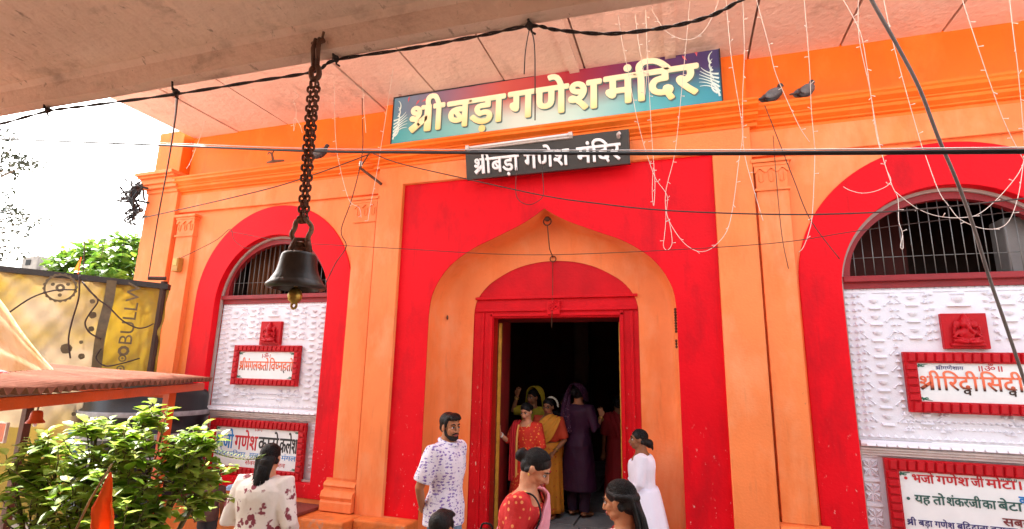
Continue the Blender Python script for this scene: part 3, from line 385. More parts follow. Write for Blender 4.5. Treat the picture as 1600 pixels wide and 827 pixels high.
# wings: walls with arched bays
def wing(key, x0, x1, xo0, xo1):
    cx = CX[key]
    plate('wall', [rect(x0, -.26, x1, 4.42), arch(cx, 1.255, 2.69, .30)], YF, .22, ORANGE, T)
    plate('arch_band', [arch(cx, 1.272, 2.69, .285), arch(cx, .918, 2.63, .445)], YF-.016, .20, RED, T, bev=.006)
    gt = mat('whitewashed reveal', (.40, .32, .29), .6, .15, 5, .05)
    plate('reveal_trim', [arch(cx, .917, 2.63, .446), arch(cx, .888, 2.63, .47)], YF+.075, .03, gt, T)
    gr = plate('window_frame', [arch(cx, .888, 2.63, 2.63, n=40), arch(cx, .815, 2.75, 2.745, n=40, rise=.70)], YF+.10, .07, MAROON, T)
    b = MB()
    n = 20
    for k in range(n):
        x = cx-.80+1.60*(k+.5)/n; z = 2.745+.70*math.sqrt(max(0, 1-((x-cx)/.815)**2)); b.tube([(x, YF+.135, 2.70), (x, YF+.135, z+.03)], .0042, 6)
    b.tube([(cx-.79, YF+.145, 2.93), (cx+.79, YF+.145, 2.93)], .004, 6)
    b.build('grille', STEEL, gr, smooth=True)
    si = MB(); si.box((cx-.885, YF+.055, 2.69), (cx+.885, YF+.16, 2.745)); si.build('sill', MAROON, gr, bevel=.006)
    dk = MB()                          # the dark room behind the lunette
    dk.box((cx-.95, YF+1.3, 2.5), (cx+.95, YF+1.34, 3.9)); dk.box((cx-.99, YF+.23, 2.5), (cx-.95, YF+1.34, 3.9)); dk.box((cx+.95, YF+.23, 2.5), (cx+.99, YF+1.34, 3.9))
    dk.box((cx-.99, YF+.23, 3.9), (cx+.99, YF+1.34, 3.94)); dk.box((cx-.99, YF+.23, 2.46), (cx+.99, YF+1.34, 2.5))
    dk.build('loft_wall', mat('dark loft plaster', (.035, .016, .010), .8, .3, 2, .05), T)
    return gr
gL = wing('L', -7.02, -3.60, 0, 0); gR = wing('R', .745, 4.6, 0, 0)
# brown slatted shutter inside the left lunette
sh = MB()
for k in range(8): sh.box((CX['L']-.80+.06*k, YF+.40+.02*k, 2.6), (CX['L']-.745+.06*k, YF+.43+.02*k, 3.62))
sh.build('shutter', mat('brown shutter wood', (.16, .055, .02), .6, .3, 5, .06, stretch=(6, 1, 1)), gL)
# white relief panels
def relief(key):
    cx = CX[key]; yb = YF+.12; r_ = random.Random(5)
    m = MB(); m.box((cx-.887, yb, 1.275), (cx+.887, yb+.05, 2.70))
    def tri(x, z, w_, h, d): m.add([(x-w_/2, yb, z), (x+w_/2, yb, z), (x, yb, z+h), (x, yb-d, z+.004), (x-w_*.18, yb-d*.8, z+.003)], [(0, 4, 2), (4, 3, 2), (3, 1, 2), (0, 3, 4), (0, 1, 3)])
    def cup(x, z, r):
        m.lathe([(r*.15, -r*.95), (r*.55, -r*.8), (r*.85, -r*.5), (r, 0), (.001, .003)], (x, yb-.004, z), 12, False)
    def bar(x0, x1, z, h=.014, d=.034): m.add([(x0, yb, z), (x1, yb, z), (x1-.008, yb-d, z+.002), (x0+.008, yb-d, z+.002), (x0+.004, yb, z+h*1.5), (x1-.004, yb, z+h*1.5)], [(0, 3, 2, 1), (3, 4, 5, 2), (0, 4, 3), (1, 2, 5)])
    def dia(x, z, s): m.tube([(x-.025*s, yb-.004, z+.02), (x+.02*s, yb-.006, z-.02)], .006, 4)
    def free(x, z):                    # where the plaque and the small idol sit, no moulding
        px = x-(cx+(0.02 if key == 'R' else .0)); return not ((abs(px) < .53 and 1.50 < z < 2.09) or (abs(px) < .19 and 2.05 < z < 2.41))
    def pane_top(z): return z < 2.60
    # side ladders of small wedges and cups, mirrored
    for sg in (-1, 1):
        z = 1.36
        while z < 2.56:
            for off, kind in ((.862, 'f'), (.808, 't'), (.763, 'c'), (.512, 't2'), (.466, 'f'), (.245, 't2'), (.20, 'c')):
                x = cx+sg*off; zz = z
                if not free(x, zz): continue
                if kind == 'f': tri(x, zz, .040, .022, .030)
                elif kind == 't': tri(x, zz, .042, .034, .052)
                elif kind == 'c': cup(x, zz+.022, .021)
                elif kind == 'f2': tri(x, zz+.01, .036, .022, .034)
                else: tri(x, zz, .042, .034, .050)
            z += .066
        for off, s0 in ((.645, 0), (.352, .04)):
            z = 1.40+s0*.6
            while z < 2.55:
                x = cx+sg*off
                if free(x, z):
                    bar(x-.052, x+.052, z); cup(x, z+.088, .036); dia(x-.10, z+.055, 1); dia(x+.10, z+.055, -1)
                    for q in (-1, 1): cup(x+q*.083, z+.035, .013)
                z += .148
    bar(cx-.09, cx+.09, 2.45); cup(cx, 2.53, .045); bar(cx-.06, cx+.06, 2.56, .008, .016)
    for k in range(30):
        x = cx-.85+1.7*k/29; tri(x, 2.615, .045, .02, .016); 
        if k % 4 < 3: bar(x-.035, x+.035, 2.585, .004, .010)
    for k in range(24):
        x = cx-.50+1.0*k/23; cup(x, 1.455, .018); tri(x, 1.385, .036, .024, .02)
    for k in range(28): x = cx-.85+1.7*k/27; tri(x, 1.298, .058, .03, .022)
    m.box((cx-.55, yb-.006, 1.425), (cx+.55, yb+.002, 1.433))
    m.build('relief_panel', WHITE, T)
    # string moulding below the panel
    q = MB(); n = 24
    q.loft([[(x, yy, zz) for yy, zz in ((5.60, 1.275), (5.575, 1.272), (5.555, 1.262), (5.548, 1.245), (5.556, 1.225), (5.59, 1.212), (5.60, 1.21))] for x in (cx-.887, cx+.887)], cap=True)
    for k in range(22): x = cx-.85+1.7*(k+.5)/22; q.add([(x-.036, 5.552, 1.25), (x+.036, 5.552, 1.25), (x+.03, 5.536, 1.228), (x-.03, 5.536, 1.228), (x-.036, 5.575, 1.222), (x+.036, 5.575, 1.222)], [(0, 1, 2, 3), (3, 2, 5, 4), (0, 3, 4), (1, 5, 2)])
    q.build('string_moulding', WHITE, T)
    q = MB(); q.loft([[(x, yy, zz) for yy, zz in ((5.66, 1.209), (5.572, 1.209), (5.568, 1.193), (5.586, 1.187), (5.584, 1.170), (5.602, 1.164), (5.60, 1.146), (5.625, 1.141), (5.66, 1.14))] for x in (cx-.887, cx+.887)]); q.build('stepped_moulding', GREYTRIM, T)
    bk = MB(); bk.box((cx-.887, 5.64, .45), (cx+.887, 5.69, 1.141)); bk.build('dado_wall', WHITE, T)
    for sg in (-1, 1):                 # four-faced pyramid tiles beside the framed board
        q = MB(); cxx = cx+sg*.815; w_ = .062
        for k in range(3):
            z = 1.03-.205*k; a = .075
            q.box((cxx-w_, 5.622, z+.094), (cxx+w_, 5.645, z+.116), .004)
            pts = [(cxx-w_, z-a), (cxx, z-a), (cxx+w_, z-a), (cxx+w_, z), (cxx+w_, z+a), (cxx, z+a), (cxx-w_, z+a), (cxx-w_, z)]
            for i in range(8):
                p, n_ = pts[i], pts[(i+1) % 8]; c = (cxx, z); mid = ((p[0]+n_[0]+c[0])/3, (p[1]+n_[1]+c[1])/3)
                sc = lambda t: (mid[0]+(t[0]-mid[0])*.93, mid[1]+(t[1]-mid[1])*.93)
                p, n_, c = sc(p), sc(n_), sc(c)
                q.add([(p[0], 5.64, p[1]), (n_[0], 5.64, n_[1]), (c[0], 5.64, c[1]), (mid[0], 5.612, mid[1])], [(0, 1, 3), (1, 2, 3), (2, 0, 3)])
        q.build('pyramid_tiles', WHITE, T)
    # small carved idol on a red slab: seated, elephant headed
    gx = -5.185 if key == 'L' else 2.345
    ql = MB(); ql.box((gx-.165, 5.575, 2.075), (gx+.165, 5.63, 2.385)); s_ = ql.build('idol_slab', FRAMERED, T, bevel=.006)
    q = MB(); c = 5.565; z0 = 2.10
    q.box((gx-.125, c-.02, z0), (gx+.125, c+.02, z0+.018)); q.ell((gx, c, z0+.05), (.105, .03, .03)); q.ell((gx, c, z0+.105), (.062, .042, .055)); q.ell((gx, c-.01, z0+.19), (.045, .035, .042))
    q.tube([(gx, c-.035, z0+.19), (gx+.012, c-.05, z0+.14), (gx+.035, c-.05, z0+.11), (gx+.055, c-.04, z0+.12)], [.018, .015, .012, .009], 8, True)
    for sg in (-1, 1):
        q.ell((gx+sg*.062, c, z0+.185), (.028, .012, .033)); q.tube([(gx+sg*.05, c, z0+.135), (gx+sg*.095, c-.01, z0+.11), (gx+sg*.085, c-.02, z0+.16)], .013, 6, True); q.tube([(gx+sg*.05, c, z0+.12), (gx+sg*.10, c-.015, z0+.075), (gx+sg*.05, c-.03, z0+.06)], [.014, .013, .011], 6, True)
        q.tube([(gx+sg*.02, c-.01, z0+.045), (gx+sg*.1, c-.025, z0+.035), (gx+sg*.02, c-.035, z0+.03)], .018, 6, True)
    q.lathe([(.04, 0), (.034, .02), (.018, .045), (.004, .065)], (gx, c, z0+.215), 10)
    link('idol', remesh(q, .005, 2), FRAMERED, s_, True)
relief('L'); relief('R')
# frieze, cornices (profiles swept along the front), attic, pilasters
def sweep(name, prof, x0, x1, m, parent=T, ret=True):
    q = MB(); q.loft([[(x, y_, z_) for y_, z_ in prof] for x in (x0, x1)]); return q.build(name, m, parent)
def corn(y0, zt, zb, d):
    h = zt-zb
    return [(y0, zt), (y0-d, zt), (y0-d, zt-.10*h), (y0-d*.93, zt-.16*h), (y0-d*.95, zt-.30*h), (y0-d*.72, zt-.42*h), (y0-d*.70, zt-.47*h), (y0-d*.62, zt-.50*h), (y0-d*.63, zt-.64*h), (y0-d*.42, zt-.75*h), (y0-d*.40, zt-.80*h), (y0-d*.26, zt-.84*h), (y0-d*.24, zb), (y0, zb)]
for x0, x1 in ((-7.02, -3.587), (.732, 4.6)):
    fz = MB(); fz.box((x0, 5.455, 3.985), (x1, 5.52, 4.255)); fz.build('frieze', ORANGE, T, bevel=.004)
    sweep('cornice', corn(5.52, 4.485, 4.25, .23), x0, x1, ORANGE_SHADE)
    at_ = MB(); at_.box((x0, 5.55, 4.40), (x1, 5.75, 5.35)); at_.build('attic_wall', ORANGE_SHADE, T)
sweep('cornice', corn(5.45, 4.50, 4.29, .27), -3.66, .80, ORANGE_SHADE)
at_ = MB(); at_.box((-3.585, 5.435, 4.45), (.73, 5.6, 5.3)); at_.build('attic_wall', ORANGE_SHADE, T)
def pilaster(x0, x1, yf=5.43, zt=3.93):
    p = MB(); p.box((x0+.02, yf, .55), (x1-.02, 5.52, zt-.02)); q = p.build('pilaster', ORANGE, T, bevel=.006)
    c = MB(); c.box((x0-.02, yf-.045, zt-.035), (x1+.02, 5.51, zt)); c.box((x0, yf-.025, zt-.07), (x1, 5.51, zt-.036)); c.box((x0+.005, yf-.02, zt-.325), (x1-.005, 5.51, zt-.30))
    n = 18                             # the carved drape under the capital
    w_ = x1-x0-.02
    top = [(x0+.01+w_*k/n, zt-.07) for k in range(n+1)]; bot = [(x0+.01+w_*k/n, zt-.115-.022*math.cos(k/n*6*PI)) for k in range(n+1)]
    me = plate_mesh([top+bot[::-1]], yf-.016, .03); c.add([v.co[:] for v in me.vertices], [tuple(f.vertices) for f in me.polygons])
    for k in range(3): xx = x0+.07+(x1-x0-.14)*k/2; c.tube([(xx-.02, yf-.004, zt-.14), (xx-.02, yf-.004, zt-.22), (xx, yf-.004, zt-.235), (xx+.02, yf-.004, zt-.22), (xx+.02, yf-.004, zt-.14)], .006, 6)
    c.build('capital', ORANGE, q, bevel=.003)
    b = MB(); prof = [(.0, .22), (-.115, .22), (-.115, .31), (-.10, .33), (-.118, .37), (-.10, .42), (-.06, .435), (-.06, .46), (-.075, .48), (-.06, .51), (-.02, .525), (-.02, .55), (0, .55)]
    b.loft([[(x, yf+.03+y_, z_) for y_, z_ in prof] for x in (x0-.07 if x0 < -3 else x0+.003, x1-.003 if x0 < -3 else x1+.07)]); b.build('base', ORANGE, q)
pilaster(-3.94, -3.588); pilaster(.733, 1.06); pilaster(-6.96, -6.60)
# corner pillar
p = MB(); p.box((-7.61, 5.40, -.26), (-7.0, 9.5, 4.35)); pq = p.build('corner_pillar', ORANGE, T, bevel=.008)
c = MB()
for a, z0, z1 in ((.03, 4.30, 4.36), (.09, 4.36, 4.42), (.13, 4.42, 4.50), (.19, 4.50, 4.53), (.24, 4.53, 4.58)): c.box((-7.61-a*.3, 5.40-a*.8, z0), (-7.0+a*.25, 9.5, z1))
c.build('capital', ORANGE, pq, bevel=.006)
p = MB(); p.box((-7.58, 5.42, 4.575), (-7.07, 9.5, 5.30)); p.build('attic_pillar', ORANGE_SHADE, T, bevel=.008)
# plinth and ledge under the left bay and beside the door
PLM = (mat('worn orange plinth', (.70, .17, .03), .7, .25, 4, .12, 30, spots=[((.35, .28, .22), 7, .60, .72, (1, 1, 1), .7)]))
for a_, b_ in (((-7.05, 5.05, -.26), (-3.475, 5.42, .205)), ((-3.47, 5.22, -.26), (-2.82, 5.5, .208)), ((-.06, 5.22, -.26), (4.6, 5.5, .208))): MB().box(a_, b_).build('plinth', PLM, T, bevel=.02)
p = MB(); p.box((-6.9, 5.02, .207), (-4.05, 5.47, .245)); p.build('ledge', mat('maroon ledge paint', (.17, .035, .025), .6, .25, 4, .1), T, bevel=.01)
# slab roof over the front: separate stone slabs with open joints
jx = [-7.03]+[at(x, y_, 5.55).x for x, y_ in ((372, 209), (449, 198), (530, 185), (605, 157), (695, 136), (800, 115), (920, 104), (1042, 80), (1168, 94), (1313, 75), (1473, 55))]+[3.4, 4.3]
def sz(x): return 5.20-.009*(x+6)
rs = MB()
for k in range(len(jx)-1):
    x0, x1 = jx[k]+.011, jx[k+1]-.011; d = r0.uniform(-.012, .012)
    fy = 2.3 if -5.7 < x0 < -2.5 else 4.26  # longer slabs: unseen extension, added to keep the sun off bell and figures
    rs.add([(x0, fy, sz(x0)+d), (x1, fy, sz(x1)+d), (x1, 5.9, sz(x1)+d+.004), (x0, 5.9, sz(x0)+d+.004), (x0, fy, sz(x0)+.09), (x1, fy, sz(x1)+.09), (x1, 5.9, sz(x1)+.09), (x0, 5.9, sz(x0)+.09)],
           [(0, 3, 2, 1), (4, 5, 6, 7), (0, 1, 5, 4), (1, 2, 6, 5), (2, 3, 7, 6), (3, 0, 4, 7)])
rs.build('roof_slab', PINK, T)
rs = MB(); ol = [(-7.03, 4.27), (-5.3, 4.27), (-5.3, 2.32), (-1.95, 2.32), (-1.95, 4.27), (4.3, 4.27), (4.3, 12), (-7.03, 12)]; rs.loft([[(x, y_, sz(x)+h_) for x, y_ in ol] for h_ in (.091, .21)])  # front tongue covers the added sun-blocking slabs
rs.build('roof_screed', mat('dark screed', (.06, .04, .035), .9, .3, 3, .1), T)
for px, py in ((905, 104), (1047, 80)): x = at(px, py, 5.55).x; MB().box((x-.055, 4.3, sz(x)-.03), (x+.055, 5.43, sz(x)+.02)).build('roof_rib', PINK, T)
# ragged dark strip where the slabs meet the sign
dp = MB(); rr = random.Random(11)
for k in range(46):
    x = -2.3+2.2*k/45; w_ = (.05+.16*abs(mnoise.noise(Vector((x*2.1, 3, 0))))); dp.add([(x-.03, 5.43, sz(x)-.018), (x+.03, 5.43, sz(x)-.018), (x+.03, 5.43-w_, sz(x)-.016), (x-.03, 5.43-w_*rr.uniform(.8, 1.2), sz(x)-.016), (x, 5.43, sz(x)+.02)], [(0, 3, 2, 1), (0, 1, 4), (1, 2, 4), (2, 3, 4), (3, 0, 4)])
dp.build('ragged_strip', mat('dark ragged strip', (.13, .085, .06), .95, .4, 12, .3, 40), T)
# pointed-arch hook, latch irons
q = MB(); q.ell((DX, 5.60, 3.53), (.035, .03, .03)); q.tube([(DX+.045*math.cos(a*PI/8), 5.60, 3.50+.045*math.sin(a*PI/8)) for a in range(17)], .008, 6); q.tube([(DX, 5.60, 3.46), (DX+.004, 5.7, 3.2), (DX+.008, 5.84, 3.13)], .006, 6); q.tube([(DX+.01+.035*math.cos(a*PI/8), 5.845, 3.11+.035*math.sin(a*PI/8)) for a in range(17)], .006, 6); q.tube([(DX+.008, 5.845, 3.08), (DX+.008, 5.84, 2.66), (DX+.006, 5.81, 2.30)], .004, 5)
q.build('arch_hook', RUST, T, smooth=True)
q = MB()
for k in range(9): q.ell((DX+1.365, 5.59+.012*(k % 2), 2.46-.028*k), (.014, .018, .016))
for k in range(3): q.ell((DX+1.362, 5.59, 2.14-.03*k), (.012, .015, .016))
q.ell((DX-1.30, 5.80, 2.43), (.012, .012, .03)); q.build('hinge_remnant', RUST, T, smooth=True)

CRK = mat('dark crack line', (.10, .035, .02), .9, .2, 20, .05)  # thin dark lines of the cracks in the wall
for pts in (((1233, 428), (1234, 440), (1235, 452), (1233, 462), (1234, 472)), ((1238, 495), (1243, 508), (1245, 522), (1241, 540), (1239, 552)), ((1196, 690), (1203, 700), (1200, 716), (1207, 730)), ((1228, 395), (1231, 410), (1230, 424))):
    q = MB(); r_ = random.Random(int(pts[0][0])); w_ = [at(x+r_.uniform(-1, 1), y_, 5.4985) for x, y_ in [(p.x, p.y) for p in smooth_path([(a, b, 0) for a, b in pts], 3)]]; q.tube(w_, [.0012+.002*r_.random() for _ in w_], 5, flat=.4, axis=(1, 0, 0)); q.build('crack', CRK, T)
# ------------------------------------------------------------------ sign boards
def P(name, mb, m, parent, **k): return mb.build(name, m, parent, **k)
# big printed sign above the cornice
BX0, BX1, BZ0, BZ1, BY = -3.36, .475, 4.545, 5.165, 5.27
BS = thing('signboard', 'long teal and red temple name board with cream lettering above the doorway cornice', 'signboard', (-1.44, BY, BZ0))
q = MB(); q.box((BX0, BY, BZ0), (BX1, BY+.05, BZ1))
def printed_sky():
    m = mat('printed sign face', (.5, .5, .5), .38, 0, 2, .015); nt, b, src = base_link(m); L = nt.links.new
    tc = nd(nt, 'ShaderNodeTexCoord'); sx = nd(nt, 'ShaderNodeSeparateXYZ'); L(tc.outputs['Object'], sx.inputs[0])
    def rng(ax, a, c): r = nd(nt, 'ShaderNodeMapRange'); r.inputs[1].default_value = a; r.inputs[2].default_value = c; L(sx.outputs[ax], r.inputs[0]); return r.outputs[0]
    def rmp(st, f):
        cr = nd(nt, 'ShaderNodeValToRGB'); e = cr.color_ramp.elements
        while len(e) < len(st): e.new(.5)
        for k, (p_, c_) in enumerate(st): e[k].position = p_; e[k].color = (*c_, 1)
        L(f, cr.inputs[0]); return cr.outputs[0]
    X, Z = rng(0, BX0, BX1), rng(2, BZ0, BZ1)
    low = rmp([(0, (.05, .36, .42)), (.25, (.22, .55, .56)), (.42, (.62, .74, .68)), (.6, (.50, .72, .66)), (.8, (.10, .45, .50)), (1, (.03, .27, .38))], X)
    top = rmp([(0, (.10, .24, .36)), (.18, (.24, .16, .26)), (.38, (.50, .10, .09)), (.58, (.36, .03, .05)), (.78, (.13, .03, .13)), (1, (.05, .05, .17))], X)
    zf = rmp([(0, (0, 0, 0)), (.22, (.04,)*3), (.45, (.5,)*3), (.65, (1,)*3)], Z)
    x = nd(nt, 'ShaderNodeMix', data_type='RGBA'); L(zf, x.inputs[0]); L(low, x.inputs[6]); L(top, x.inputs[7]); L(x.outputs[2], b.inputs['Base Color']); return m
P('board', q, printed_sky(), BS)
q = MB()
for a, b in (((BX0-.012, BY-.008, BZ0-.014), (BX1+.012, BY+.06, BZ0-.001)), ((BX0-.012, BY-.008, BZ1+.001), (BX1+.012, BY+.06, BZ1+.012)), ((BX0-.013, BY-.008, BZ0), (BX0-.001, BY+.06, BZ1)), ((BX1+.001, BY-.008, BZ0), (BX1+.013, BY+.06, BZ1))): q.box(a, b)
P('frame', q, mat('dark sign frame', (.03, .03, .035), .5, .2, 5, .03), BS)
cream = ramp_z('cream lettering', [(0, (.86, .70, .28)), (.35, (.93, .87, .56)), (1, (.95, .92, .70))], 2, 4.63, 5.07, .35)
tealdk = mat('printed drop shadow', (.09, .17, .18), .45, .1, 3, .02)  # drop shadow of the letters, printed as a dark offset layer
HW = [('Sी', -3.12, .46, 4.665), ('ब\u095cा', -2.60, .72, 4.66), ('गणेश', -1.82, 1.06, 4.665), ('मंिदर', -.71, .96, 4.675)]
for s_, x0, wd, z0 in HW:
    letters('lettering', s_, x0, z0, wd, .325, BY-.013, .012, cream, BS, grow=.014)
    letters('lettering_drop_shadow', s_, x0+.011, z0-.014, wd, .325, BY-.0045, .004, tealdk, BS, grow=.016)
def curl(q, x, z, L_, a0, turn, w_, y_, n=12):
    pts = []; a = a0; px, pz = x, z
    for k in range(n+1):
        pts.append((px, y_, pz)); px += L_/n*math.cos(a); pz += L_/n*math.sin(a); a += turn/n
    q.tube(pts, [w_*(1-.85*k/n)+.001 for k in range(n+1)], 6, flat=.25, axis=(1, 0, 0)); return pts
for sx_, x0 in ((1, BX0+.015), (-1, BX1-.015)):
    q = MB()
    for k in range(6): curl(q, x0, BZ0+.06+.05*k, .26-.012*k, (PI/2-.2-.25*k) if sx_ > 0 else (PI/2+.2+.25*k), (-1.6+.5*k)*sx_, .010, BY-.003-.0006*k)
    for k in range(5):
        z = BZ0+.10+.085*k; curl(q, x0+sx_*(.02+.012*k), z, .15, (.5+.12*k) if sx_ > 0 else PI-.5-.12*k, 1.6*sx_, .011, BY-.004-.0006*k)
    P('flourish', q, mat('printed pale flourish', (.62, .80, .80), .4, .1, 3, .01), BS)
for x0, z0, a in ((-3.05, 5.03, .9), (-2.97, 5.06, .4), (-3.16, 5.08, 1.4), (.16, 5.06, 2.2), (.26, 5.09, 1.7), (.10, 4.98, 2.8)):
    q = MB(); q.add([(x0, BY-.004, z0), (x0+.05*math.cos(a)-.014*math.sin(a), BY-.004, z0+.05*math.sin(a)+.014*math.cos(a)), (x0+.085*math.cos(a), BY-.004, z0+.085*math.sin(a)), (x0+.05*math.cos(a)+.014*math.sin(a), BY-.004, z0+.05*math.sin(a)-.014*math.cos(a)), (x0+.04*math.cos(a), BY-.007, z0+.04*math.sin(a))], [(0, 4, 1), (1, 4, 2), (2, 4, 3), (3, 4, 0)])
    P('bud', q, mat('printed pink buds', (.60, .12, .16), .4, .1, 3, .01), BS)
# black board with raised white letters, leaning out below the cornice
KX0, KX1, KZ0, KZ1, KY = -2.31, -.455, 3.965, 4.315, 5.23
KS = thing('name_board', 'black board with raised white letters and a tube light just under the cornice', 'signboard', (-1.38, KY, KZ0))
q = MB(); q.add([(KX0, KY+.02, KZ0), (KX1, KY+.02, KZ0), (KX1, KY-.06, KZ1), (KX0, KY-.06, KZ1), (KX0, KY+.06, KZ0), (KX1, KY+.06, KZ0), (KX1, KY+.06, KZ1), (KX0, KY+.06, KZ1)], [(0, 1, 2, 3), (5, 4, 7, 6), (1, 5, 6, 2), (4, 0, 3, 7), (3, 2, 6, 7), (4, 5, 1, 0)])
P('board', q, mat('black acrylic', (.022, .02, .02), .3, .25, 3, .03), KS)
wl = mat('white raised letters', (.80, .79, .80), .35, .05, 4, .02)
for s_, x0, wd in (('Sी', -2.20, .20), ('ब\u095cा', -1.99, .32), ('गणेश', -1.60, .50), ('मंिदर', -1.01, .46)):
    o = letters('lettering', s_, x0, 4.01, wd, .16, KY-.032, .022, wl, KS, grow=.004)
    for v in o.data.vertices: v.co.y -= (v.co.z-4.06)*.24-.0
q = MB(); q.tube([(-2.25, KY-.10, 4.305), (-1.08, KY-.10, 4.318)], .013, 10); P('tube_light', q, wl, KS, smooth=True)
q = MB(); q.box((-2.28, KY-.085, 4.285), (-1.05, KY-.06, 4.32)); q.box((-2.285, KY-.12, 4.28), (-2.245, KY-.06, 4.325)); q.box((-1.085, KY-.12, 4.298), (-1.045, KY-.06, 4.335)); q.tube([(-.56, KY-.05, 4.24), (-.56, KY-.11, 4.245), (-.54, KY-.13, 4.25)], .018, 8); P('lamp_bracket', q, GREYTRIM, KS)
# framed boards on the white panels
def frame_board(nm, label, x0, x1, z0, z1, y_, fw_, group=None):
    t = thing(nm, label, 'notice board', ((x0+x1)/2, y_, z0), 0, group)
    q = MB(); q.box((x0+fw_*.8, y_+.012, z0+fw_*.8), (x1-fw_*.8, y_+.03, z1-fw_*.8))
    P('face', q, mat('painted board face', (.76, .77, .76), .3, .06, 3, .02, spots=[((.50, .44, .40), 5, .62, .8, (1, 1, .4), .35)]), t)
    q = MB()                            # carved frame: a rounded bar with tilted blocks along it
    for a, b in (((x0, y_-.008, z0), (x1, y_+.04, z0+fw_)), ((x0, y_-.008, z1-fw_), (x1, y_+.04, z1)), ((x0+.001, y_-.008, z0+fw_), (x0+fw_, y_+.04, z1-fw_)), ((x1-fw_, y_-.008, z0+fw_), (x1-.001, y_+.04, z1-fw_))): q.box(a, b)
    n = int((x1-x0-fw_)/.062); dx = (x1-x0-fw_*.4)/n
    for k in range(n):
        for zz in (z0, z1-fw_):
            xx = x0+fw_*.2+dx*k; q.add([(xx+.006, y_-.008, zz+.008), (xx+dx-.004, y_-.008, zz+.008), (xx+dx+.004, y_-.008, zz+fw_-.008), (xx+.014, y_-.008, zz+fw_-.008), (xx+.014, y_-.028, zz+.016), (xx+dx-.008, y_-.024, zz+.016), (xx+dx-.002, y_-.024, zz+fw_-.014), (xx+.02, y_-.028, zz+fw_-.014)], [(4, 5, 6, 7), (0, 1, 5, 4), (1, 2, 6, 5), (2, 3, 7, 6), (3, 0, 4, 7)])
    n = int((z1-z0-2*fw_)/.062); dz = (z1-z0-2*fw_)/n
    for k in range(n):
        for xx in (x0, x1-fw_):
            zz = z0+fw_+dz*k; q.add([(xx+.008, y_-.008, zz+.004), (xx+fw_-.008, y_-.008, zz+.004), (xx+fw_-.008, y_-.008, zz+dz-.006), (xx+.008, y_-.008, zz+dz-.006), (xx+.016, y_-.026, zz+.010), (xx+fw_-.016, y_-.026, zz+.010), (xx+fw_-.016, y_-.022, zz+dz-.012), (xx+.016, y_-.022, zz+dz-.012)], [(4, 5, 6, 7), (0, 1, 5, 4), (1, 2, 6, 5), (2, 3, 7, 6), (3, 0, 4, 7)])
    P('frame', q, FRAMERED, t, bevel=.003)
    q = MB(); gx0, gx1, gz0, gz1 = x0+fw_, x1-fw_, z0+fw_, z1-fw_
    for cx_, cz_, sx_, sz_ in ((gx0, gz0, 1, 1), (gx1, gz0, -1, 1), (gx0, gz1, 1, -1), (gx1, gz1, -1, -1)):
        for k in range(3): q.tube([(cx_+sx_*(.012+.016*k+.012*math.cos(a)), y_+.0105, cz_+sz_*(.012+.006*k+.012*math.sin(a)*(1-.2*k))) for a in [i*.7 for i in range(7)]], .0045, 5)
        q.tube([(cx_+sx_*.008, y_+.0105, cz_+sz_*.035), (cx_+sx_*.03, y_+.0105, cz_+sz_*.018), (cx_+sx_*.085, y_+.0105, cz_+sz_*.008)], [.006, .006, .002], 5)
    P('corner_motif', q, mat('painted green scrolls', (.03, .16, .10), .4, .2, 5, .01), t)
    return t
def wr(t, s_, x0, z0, wd, h, m, y_, sl=0, gr=0): return letters('lettering', s_, x0, z0, wd, h, y_+.0095, .003, m, t, slant=sl, grow=gr)
ink = lambda n_, c_: mat(n_, c_, .35, .08, 4, .01)
rd, bl, nv, bk_, gn, mrn = ink('red sign paint', (.50, .012, .02)), ink('blue sign paint', (.02, .20, .52)), ink('navy sign paint', (.035, .03, .16)), ink('black sign paint', (.015, .014, .016)), ink('dark green sign paint', (.03, .10, .085)), ink('maroon sign paint', (.17, .02, .025))
YB = 5.565
tL1 = frame_board('framed_plaque', 'small white plaque with orange lettering in a red carved frame on the left panel', -5.735, -4.67, 1.555, 2.07, YB, .085)
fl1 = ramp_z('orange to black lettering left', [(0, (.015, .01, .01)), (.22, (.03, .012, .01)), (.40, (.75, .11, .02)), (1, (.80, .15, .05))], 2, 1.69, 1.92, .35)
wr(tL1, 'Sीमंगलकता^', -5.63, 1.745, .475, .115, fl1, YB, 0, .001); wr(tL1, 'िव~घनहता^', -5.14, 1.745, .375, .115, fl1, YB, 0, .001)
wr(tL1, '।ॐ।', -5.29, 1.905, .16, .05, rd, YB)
tL2 = frame_board('framed_board', 'white board with blue, red and black lettering behind the woman in floral kurta', -5.975, -4.465, .445, 1.12, YB, .10)
wr(tL2, 'भजो', -5.86, .76, .28, .165, bl, YB, 0, .003); wr(tL2, 'गणेश', -5.55, .755, .36, .165, rd, YB, 0, .003); wr(tL2, 'काटो', -5.17, .755, .31, .165, bk_, YB, 0, .003); wr(tL2, 'कलेश', -4.84, .755, .265, .165, bk_, YB, 0, .003)
wr(tL2, '।ॐ।', -5.26, .985, .13, .032, rd, YB)
wr(tL2, 'गणेश पिरवार', -5.86, .665, .50, .055, bl, YB); wr(tL2, 'सब के िलए मंगल'.replace('ए', 'य'), -5.30, .665, .72, .055, bl, YB)
wr(tL2, 'सेवक -'.replace('-', ''), -5.35, .58, .22, .045, rd, YB); wr(tL2, 'भकतजन', -5.08, .58, .35, .045, rd, YB)
tR1 = frame_board('framed_plaque', 'white plaque with orange lettering in a red carved frame on the right panel', 1.855, 3.17, 1.525, 2.045, YB, .095)
fr1 = ramp_z('orange to black lettering right', [(0, (.02, .012, .01)), (.28, (.04, .014, .01)), (.45, (.75, .13, .05)), (1, (.80, .20, .10))], 2, 1.66, 1.90, .35)
